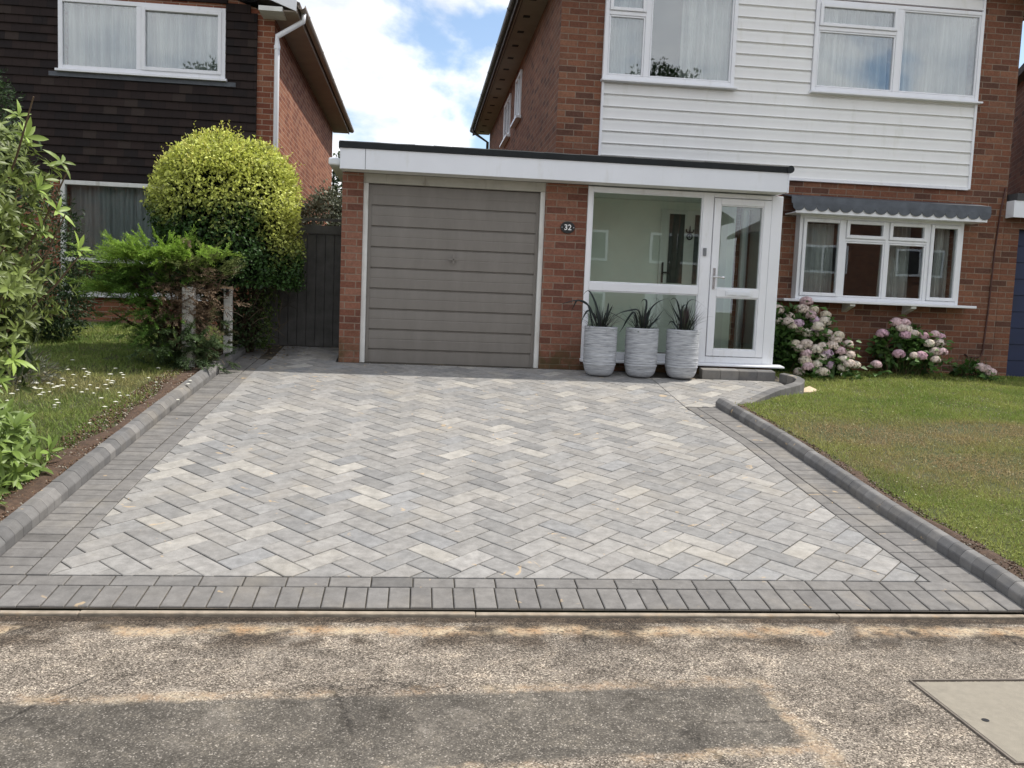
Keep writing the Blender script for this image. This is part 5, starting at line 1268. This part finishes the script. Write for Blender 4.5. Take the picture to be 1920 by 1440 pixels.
def many(n, cen, rad, dirf, c, L, out, **kw):
    for _ in range(n):
        o = np.array(cen)+rg2.normal(0, 1, 3)*np.array(rad); spray(o, dirf(o), L*(.7+.6*rg2.random()), .65, c*(.75+.5*rg2.random()), out, **kw)
jc = np.array([-2.55, 9.9, 1.45])
dl = lambda up_: (lambda o: np.array([o[0]-jc[0]+rg2.normal(0, .25)-.12, -.55+rg2.normal(0, .4), up_+rg2.normal(0, .15)]))
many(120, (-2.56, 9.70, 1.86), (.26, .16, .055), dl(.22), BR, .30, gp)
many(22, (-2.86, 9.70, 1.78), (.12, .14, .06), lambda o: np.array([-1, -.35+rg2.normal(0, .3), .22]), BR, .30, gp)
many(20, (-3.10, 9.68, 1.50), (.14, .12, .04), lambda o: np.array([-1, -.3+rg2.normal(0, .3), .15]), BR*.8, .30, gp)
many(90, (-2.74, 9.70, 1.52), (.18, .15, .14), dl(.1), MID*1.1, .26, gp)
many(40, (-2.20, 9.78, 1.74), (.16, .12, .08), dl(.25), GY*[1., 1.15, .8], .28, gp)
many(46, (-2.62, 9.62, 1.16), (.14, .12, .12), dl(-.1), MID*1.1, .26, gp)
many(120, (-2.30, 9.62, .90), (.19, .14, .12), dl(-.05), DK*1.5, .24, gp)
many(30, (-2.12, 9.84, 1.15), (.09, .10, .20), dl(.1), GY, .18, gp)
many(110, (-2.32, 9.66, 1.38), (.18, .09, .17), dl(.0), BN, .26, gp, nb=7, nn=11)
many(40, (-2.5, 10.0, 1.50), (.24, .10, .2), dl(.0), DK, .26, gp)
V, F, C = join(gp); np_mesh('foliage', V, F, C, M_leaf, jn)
mb = MB(); rr = random.Random(18)
branchy(mb, (-2.50, 9.92, .68), [(rr.uniform(-3.2, -2.0), 9.8+rr.uniform(-.2, .2), rr.uniform(1.1, 1.85)) for _ in range(30)], .026, (.085, .055, .038), .08, 4)
for _ in range(150):
    p = Vector((rr.uniform(-2.75, -1.95), 9.62+rr.uniform(-.05, .2), rr.uniform(.85, 1.65))); d = Vector((rr.uniform(-1, 1), rr.uniform(-.7, .3), rr.uniform(-.5, .9))).normalized()
    mb.tube([p, p+d*.09+Vector((0, 0, rr.uniform(-.02, .02))), p+d*.17], [.0045, .003, .0015], 4, rr.choice([(.13, .085, .06), (.08, .05, .035), (.17, .13, .10)]))
mb.build('branches', M_bark, jn)
# --- big-leaved evergreen at the left edge -------------------------------
rg3 = np.random.default_rng(13)
def strip_leaf(P, D, N, L, W, C, curl, parts, n=5):
    """long leaves as curved 2-sided strips; arrays of leaves"""
    k = len(P); D = norm(D); S = norm(np.cross(D, N)); N = np.cross(S, D); t_ = np.linspace(0, 1, n); prof_ = np.array([.12, .72, 1., .78, .04])
    V = []
    for i in range(n):
        c_ = P+D*(L*t_[i])[:, None]-N*(L*curl*t_[i]**2)[:, None]; hw = S*(W/2*prof_[i])[:, None]; lift = N*(W*.16*prof_[i])[:, None]; V += [c_-hw+lift, c_, c_+hw+lift]
    V = np.stack(V, 1).reshape(-1, 3); Fb = []
    for i in range(n-1): a = 3*i; Fb += [(a, a+1, a+4), (a, a+4, a+3), (a+1, a+2, a+5), (a+1, a+5, a+4)]
    F = (np.array(Fb)[None]+3*n*np.arange(k)[:, None, None]).reshape(-1, 3); parts.append((V, F, np.repeat(C, 3*n, 0)))
def rosettes(pos, axis, parts, mul=1.0, Lr=(.09, .145), tone=(.155, .20, .050)):
    for p, ax in zip(pos, axis):
        k = rg3.integers(6, 10); a = rg3.uniform(0, 6.283)+np.arange(k)*2.4; ax = ax/np.linalg.norm(ax); u = np.cross(ax, [.3, .2, 1.]); u /= np.linalg.norm(u); v = np.cross(ax, u)
        sp_ = rg3.uniform(.3, 1.1, k); D = ax[None]*sp_[:, None]+u[None]*np.cos(a)[:, None]+v[None]*np.sin(a)[:, None]+rg3.normal(0, .28, (k, 3)); L = rg3.uniform(*Lr, k)*mul*rg3.uniform(.65, 1.15, k); W = L*rg3.uniform(.24, .32, k)
        base = p[None]+ax[None]*(sp_*.02)[:, None]; c = np.array(tone)*(.7+.6*rg3.random()); C = np.tile(c, (k, 1))*(.75+.5*rg3.random((k, 1)))
        strip_leaf(base, D, np.tile(ax, (k, 1))+rg3.normal(0, .1, (k, 3)), L, W, C, rg3.uniform(.0, .55), parts)
rd = thing('evergreen_shrub', 'tall glossy long-leaved evergreen shrub leaning in from the left edge', 'shrub', (-3.25, 6.1, .26))
parts = []; c0 = np.array([-3.12, 6.0, 1.66]); pos, ax = [], []
for _ in range(1500):
    u = norm(rg3.normal(0, 1, 3)); 
    if u[1] > .55: continue
    u = np.sign(u)*np.abs(u)**.62; u /= max(1, np.max(np.abs(u))*1.0)
    r_ = np.array([.74, .70, 1.0])*(.66+.36*rg3.random())*(1+.10*math.sin(7*u[2]+3*u[0])); p = c0+u*r_
    if p[2] > 2.3: p[0] -= .5*(p[2]-2.3)/.4
    if p[2] < .80: continue
    pos.append(p); ax.append(u+np.array([0, -.1, .55]))
for _ in range(420):
    p = np.array([rg3.uniform(-2.95, -2.42), rg3.uniform(5.6, 6.3), rg3.uniform(1.05, 2.42)]); p[0] -= .25*max(0, p[2]-2.1)+.22*max(0, 1.5-p[2])
    pos.append(p); ax.append(np.array([.5, -.6, .5])+rg3.normal(0, .35, 3))
rosettes(pos, ax, parts, .66)
for _ in range(1):
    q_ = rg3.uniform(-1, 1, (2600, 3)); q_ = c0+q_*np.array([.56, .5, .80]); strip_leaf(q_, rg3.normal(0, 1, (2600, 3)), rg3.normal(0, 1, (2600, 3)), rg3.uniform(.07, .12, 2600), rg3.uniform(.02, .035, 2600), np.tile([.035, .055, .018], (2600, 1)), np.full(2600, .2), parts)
pos, ax = [], []
for p in [(-2.16, 6.0, 2.23), (-2.20, 6.02, 1.93), (-2.27, 5.9, 2.05), (-2.1, 6.1, 1.70), (-2.33, 5.9, 2.36), (-2.42, 6.0, 2.50), (-2.28, 6.0, 1.80), (-2.42, 5.8, 1.12), (-2.40, 5.85, 1.0), (-2.46, 5.8, .88)]: pos.append(np.array(p)-np.array([.09, 0, 0])); ax.append(np.array([.9, -.35, .5]))
rosettes(pos, ax, parts, .95, tone=(.24, .33, .07))
pos, ax = [], []
for _ in range(150):
    p = np.array([-2.58, 5.72, .44])+rg3.normal(0, 1, 3)*np.array([.17, .16, .16])
    if p[0] > -2.36: continue
    pos.append(p); ax.append(np.array([.5, -.4, .7])+rg3.normal(0, .35, 3))
rosettes(pos, ax, parts, .95, tone=(.18, .26, .06))
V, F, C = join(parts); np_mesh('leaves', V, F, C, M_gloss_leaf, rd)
mb = MB(); rr = random.Random(28)
branchy(mb, (-3.15, 6.1, .2), [tuple(np.array([-3.0, 6.0, 1.75])+np.array([rr.uniform(-.7, .72), rr.uniform(-.6, .5), rr.uniform(-.7, .85)])) for _ in range(46)]+[(-2.2, 6.0, 2.2), (-2.22, 6.0, 1.92), (-2.15, 6.1, 1.7), (-2.5, 5.75, .45), (-2.6, 5.7, .55), (-2.7, 5.8, .4)], .018, (.12, .085, .055), .09, 6)
mb.build('branches', M_bark, rd)
# --- generic leafy crowns ----------------------------------------------
def leafy(name, label, cat, blobs, n, L, Wd, tones, base, seed, r0=.03, trunk=None, jit=.05, inner=.4, zmin=None, outward=.5):
    rng = np.random.default_rng(seed); t = thing(name, label, cat, base); parts = []
    for c, r, k in blobs:
        parts.append(cloud(rng, int(n*k), ell(c, r, zmin, .16, .3, seed), jit, L, Wd, lambda P, N, m_: (np.array(tones)[rng.integers(0, len(tones), m_)])*(.7+.6*rng.random((m_, 1))), outward, inner*min(r)))
    V, F, C = join(parts); np_mesh('crown', V, F, C, M_leaf, t)
    mb = MB(); rr = random.Random(seed)
    tips = [tuple(np.array(c)+np.array(r)*np.array([rr.uniform(-.6, .6), rr.uniform(-.6, .6), rr.uniform(-.5, .6)])) for c, r, k in blobs for _ in range(7)]
    branchy(mb, base, tips, r0, (.06, .045, .032), .05, seed); mb.build('trunk' if r0 > .05 else 'branches', M_bark, t); return t
leafy('dark_shrub', 'dark feathery evergreen shrub against the far-left house wall', 'shrub', [((-4.75, 11.0, 1.75), (.85, .6, 1.0), .6), ((-5.05, 10.9, 2.95), (.50, .4, .95), .4), ((-4.35, 11.1, 1.25), (.5, .4, .45), .25)], 17000, .06, .018, [(.022, .045, .018), (.035, .065, .024), (.05, .085, .03)], (-4.8, 11, .8), 31)
leafy('lavender', 'small grey-green lavender tuft on the left lawn', 'plant', [((-3.62, 8.55, .62), (.30, .24, .20), 1)], 2600, .09, .007, [(.13, .15, .10), (.10, .11, .08), (.18, .18, .14), (.12, .10, .07)], (-3.62, 8.55, .5), 32, .008, inner=.8, outward=1.2)
leafy('garden_shrub', 'grey-green shrub showing above the side gate', 'shrub', [((-1.45, 15.0, 2.35), (.62, .5, .78), 1)], 7000, .07, .035, [(.12, .14, .09), (.20, .21, .15), (.09, .10, .06)], (-1.45, 15, .7), 33)
leafy('garden_tree', 'dark tree behind the side passage between house and garage', 'tree', [((-2.05, 25.0, 3.5), (1.5, 1.3, 1.55), .8), ((-1.2, 26, 2.6), (1.3, 1.2, 1.4), .4)], 9000, .13, .07, [(.02, .04, .015), (.035, .06, .02), (.05, .08, .03)], (-2, 25, .7), 34, .10)
leafy('garden_tree', 'treetop barely showing above the black garage roof edge, left', 'tree', [((-.95, 25.6, 4.45), (.7, .7, .85), 1)], 3500, .14, .07, [(.10, .12, .05), (.14, .15, .07), (.05, .07, .03)], (-1, 25.6, .7), 35, .08)
leafy('garden_tree', 'small dark treetop tip above the garage roof edge, right', 'tree', [((1.1, 25.4, 4.5), (.55, .6, .85), 1)], 3000, .13, .06, [(.05, .07, .03), (.03, .05, .02)], (1.1, 25.4, .7), 36, .07)
leafy('street_tree', 'tall tree across the street mirrored in the large upstairs pane of the white-clad house', 'tree', [((8.9, -11, 8.2), (1.9, 1.8, 2.1), 1)], 7000, .18, .10, [(.02, .04, .015), (.035, .06, .02)], (8.9, -11, 0), 37, .12)
leafy('street_tree', 'tall tree across the street mirrored in the upstairs glass of the brown-tiled house', 'tree', [((-8.5, -11, 8.3), (1.8, 1.8, 2.0), 1)], 6000, .18, .10, [(.02, .04, .015), (.035, .06, .02)], (-8.5, -11, 0), 38, .12)
# --- hydrangeas ------------------------------------------------------------
rg4 = np.random.default_rng(44)
HB1 = [(4.48,10.97,1.51),(4.5,10.97,1.37),(4.65,10.99,1.43),(4.6,10.91,1.36),(4.66,10.9,1.3),(4.74,10.92,1.35),(4.75,10.91,1.28),(4.85,10.9,1.24),(4.81,10.97,1.53),(4.87,11.01,1.63),(4.98,11.05,1.53),(4.91,10.97,1.46),(4.98,10.97,1.4),(4.97,10.85,1.32),(4.94,10.89,1.29),(5.13,11.0,1.47),(5.09,10.91,1.39),(5.02,10.91,1.24),(5.13,10.9,1.24),(5.23,10.8,1.22),(5.18,10.78,1.17),(5.36,10.81,1.12),(4.69,10.84,1.09),(4.72,10.76,1.04),(4.8,10.77,1.1),(4.8,10.73,0.98),(4.91,10.72,1.04),(5.01,10.75,1.07),(5.06,10.74,0.99),(4.98,10.71,0.94),(5.14,10.76,1.09),(5.23,10.73,1.03),(5.35,10.71,0.99),(5.26,10.7,0.93),(4.76,10.68,0.9),(4.77,10.62,0.83),(4.69,10.67,0.76),(4.91,10.68,0.86),(4.95,10.65,0.77),(4.97,10.6,0.77),(5.1,10.72,0.85),(5.26,10.69,0.83),(5.31,10.64,0.88),(5.4,10.66,0.87)]
HB2 = [(5.95,11.09,1.26),(6.16,11.15,1.41),(6.29,11.17,1.41),(6.2,11.09,1.34),(6.29,11.12,1.32),(6.25,11.07,1.25),(6.36,11.05,1.28),(6.66,11.07,1.28),(6.74,11.08,1.25),(6.71,11.04,1.17),(6.55,11.01,1.16),(6.62,10.96,1.06),(6.68,10.91,1.06),(6.58,10.88,0.96),(6.13,10.97,1.01),(6.31,10.92,1.0),(6.39,10.9,1.0),(5.79,10.88,0.87),(6.49,11.07,1.25)]
HB3 = [(7.17,10.83,0.89),(7.27,10.77,0.83),(7.21,10.8,0.87)]
def hydrangea(label, heads, blobs, nleaf, base, rh, rs, cols):
    t = thing('hydrangea', label, 'hydrangea', base, 'pink hydrangeas along the house wall'); parts = []
    for c, r, k in blobs:
        f = ell(c, r, .70, .15, .3, rs); P, N = f(int(nleaf*k)); n = len(P); P = P-N*(rg4.random(n)**1.5*.5*min(r))[:, None]
        tone = np.array([(.045, .105, .022), (.07, .145, .03), (.10, .18, .045), (.035, .075, .018)])[rg4.integers(0, 4, n)]
        parts.append(leaves(P, norm(N*.6+rg4.normal(0, .5, (n, 3))), norm(N+np.array([0, -.2, .9])+rg4.normal(0, .3, (n, 3))), rg4.uniform(.07, .13, n), rg4.uniform(.04, .075, n), tone*(.7+.6*rg4.random((n, 1))), .18, .15))
    hh_ = np.array(heads)[rg4.integers(0, len(heads), len(heads)*9)]; n = len(hh_); P = hh_+rg4.normal(0, 1, (n, 3))*np.array([.09, .03, .06])+np.array([0, -.01, -.075]); parts.append(leaves(P, rg4.normal(0, 1, (n, 3))*[1, .5, .3]+[0, -.5, 0], rg4.normal(0, .3, (n, 3))+[0, -.3, .9], rg4.uniform(.08, .14, n), rg4.uniform(.05, .08, n), np.tile([.08, .16, .035], (n, 1))*(.7+.6*rg4.random((n, 1))), .18, .2))
    V, F, C = join(parts); np_mesh('foliage', V, F, C, M_leaf, t)
    mb = MB(); rr = random.Random(rs)
    for h in heads:
        b = Vector((base[0]+(h[0]-base[0])*.35+rr.uniform(-.05, .05), base[1]+rr.uniform(-.08, .08), base[2])); e = Vector(h); m_ = b.lerp(e, .5)+Vector(((h[0]-base[0])*.15, -.03, .08)); mb.tube([b, m_, e], [.006, .005, .003], 5, (.10, .12, .05))
    for _ in range(26):
        b = Vector((base[0]+rr.uniform(-.25, .25), base[1]+rr.uniform(-.1, .1), base[2]-.03)); mb.tube([b, b+Vector((rr.uniform(-.12, .12), rr.uniform(-.08, .05), .32))], [.006, .003], 5, (.13, .10, .06))
    mb.build('stems', M_bark, t)
    for i, h in enumerate(heads):
        r_ = rg4.uniform(*rh); n = 170; u = norm(rg4.normal(0, 1, (n, 3))); u[:, 2] = np.where(u[:, 2] < -.55, -u[:, 2], u[:, 2])
        P = np.array(h)+u*r_*np.array([1, 1, .74])*(.84+.22*rg4.random((n, 1))); tn = norm(np.cross(u, rg4.normal(0, 1, (n, 3)))); base_c = np.array(cols[rg4.integers(0, len(cols))]); C = base_c*(.82+.3*rg4.random((n, 1)))
        core = u*r_*.80+np.array(h)
        V1 = leaves(P-tn*.015, tn, u, .031, .029, C, .12); V2 = leaves(P-np.cross(u, tn)*.014+u*.002, np.cross(u, tn), u, .029, .026, C*.97, .12); V3 = leaves(core-tn*.02, tn, u, .045, .045, C*.8, .0)
        V, F, C2 = join([V1, V2, V3]); np_mesh('flower_head', V, F, C2, M_petal, t)
    return t
PK = [(.80, .55, .63), (.86, .66, .68), (.88, .77, .69), (.90, .83, .72), (.88, .80, .66), (.78, .60, .72)]
hydrangea('big bushy hydrangea crowded with cream and pink heads beside the white porch', HB1, [((4.80, 11.12, 1.08), (.42, .26, .42), .7), ((5.12, 10.98, .88), (.38, .20, .20), .35), ((4.52, 11.1, 1.10), (.22, .26, .42), .35)], 2300, (4.85, 11.0, .70), (.062, .083), 51, PK[1:]+PK[2:5])
hydrangea('smaller open hydrangea with pink heads below the right half of the bay window', HB2, [((6.30, 11.2, 1.08), (.36, .2, .26), .8), ((6.5, 11.16, .98), (.22, .15, .2), .3)], 800, (6.28, 11.15, .71), (.055, .078), 52, PK[:4])
hydrangea('tiny low hydrangea with three pale heads near the blue garage door', HB3, [((7.18, 11.05, .80), (.20, .14, .10), 1)], 160, (7.18, 11.1, .72), (.055, .07), 53, [(.82, .66, .64)])
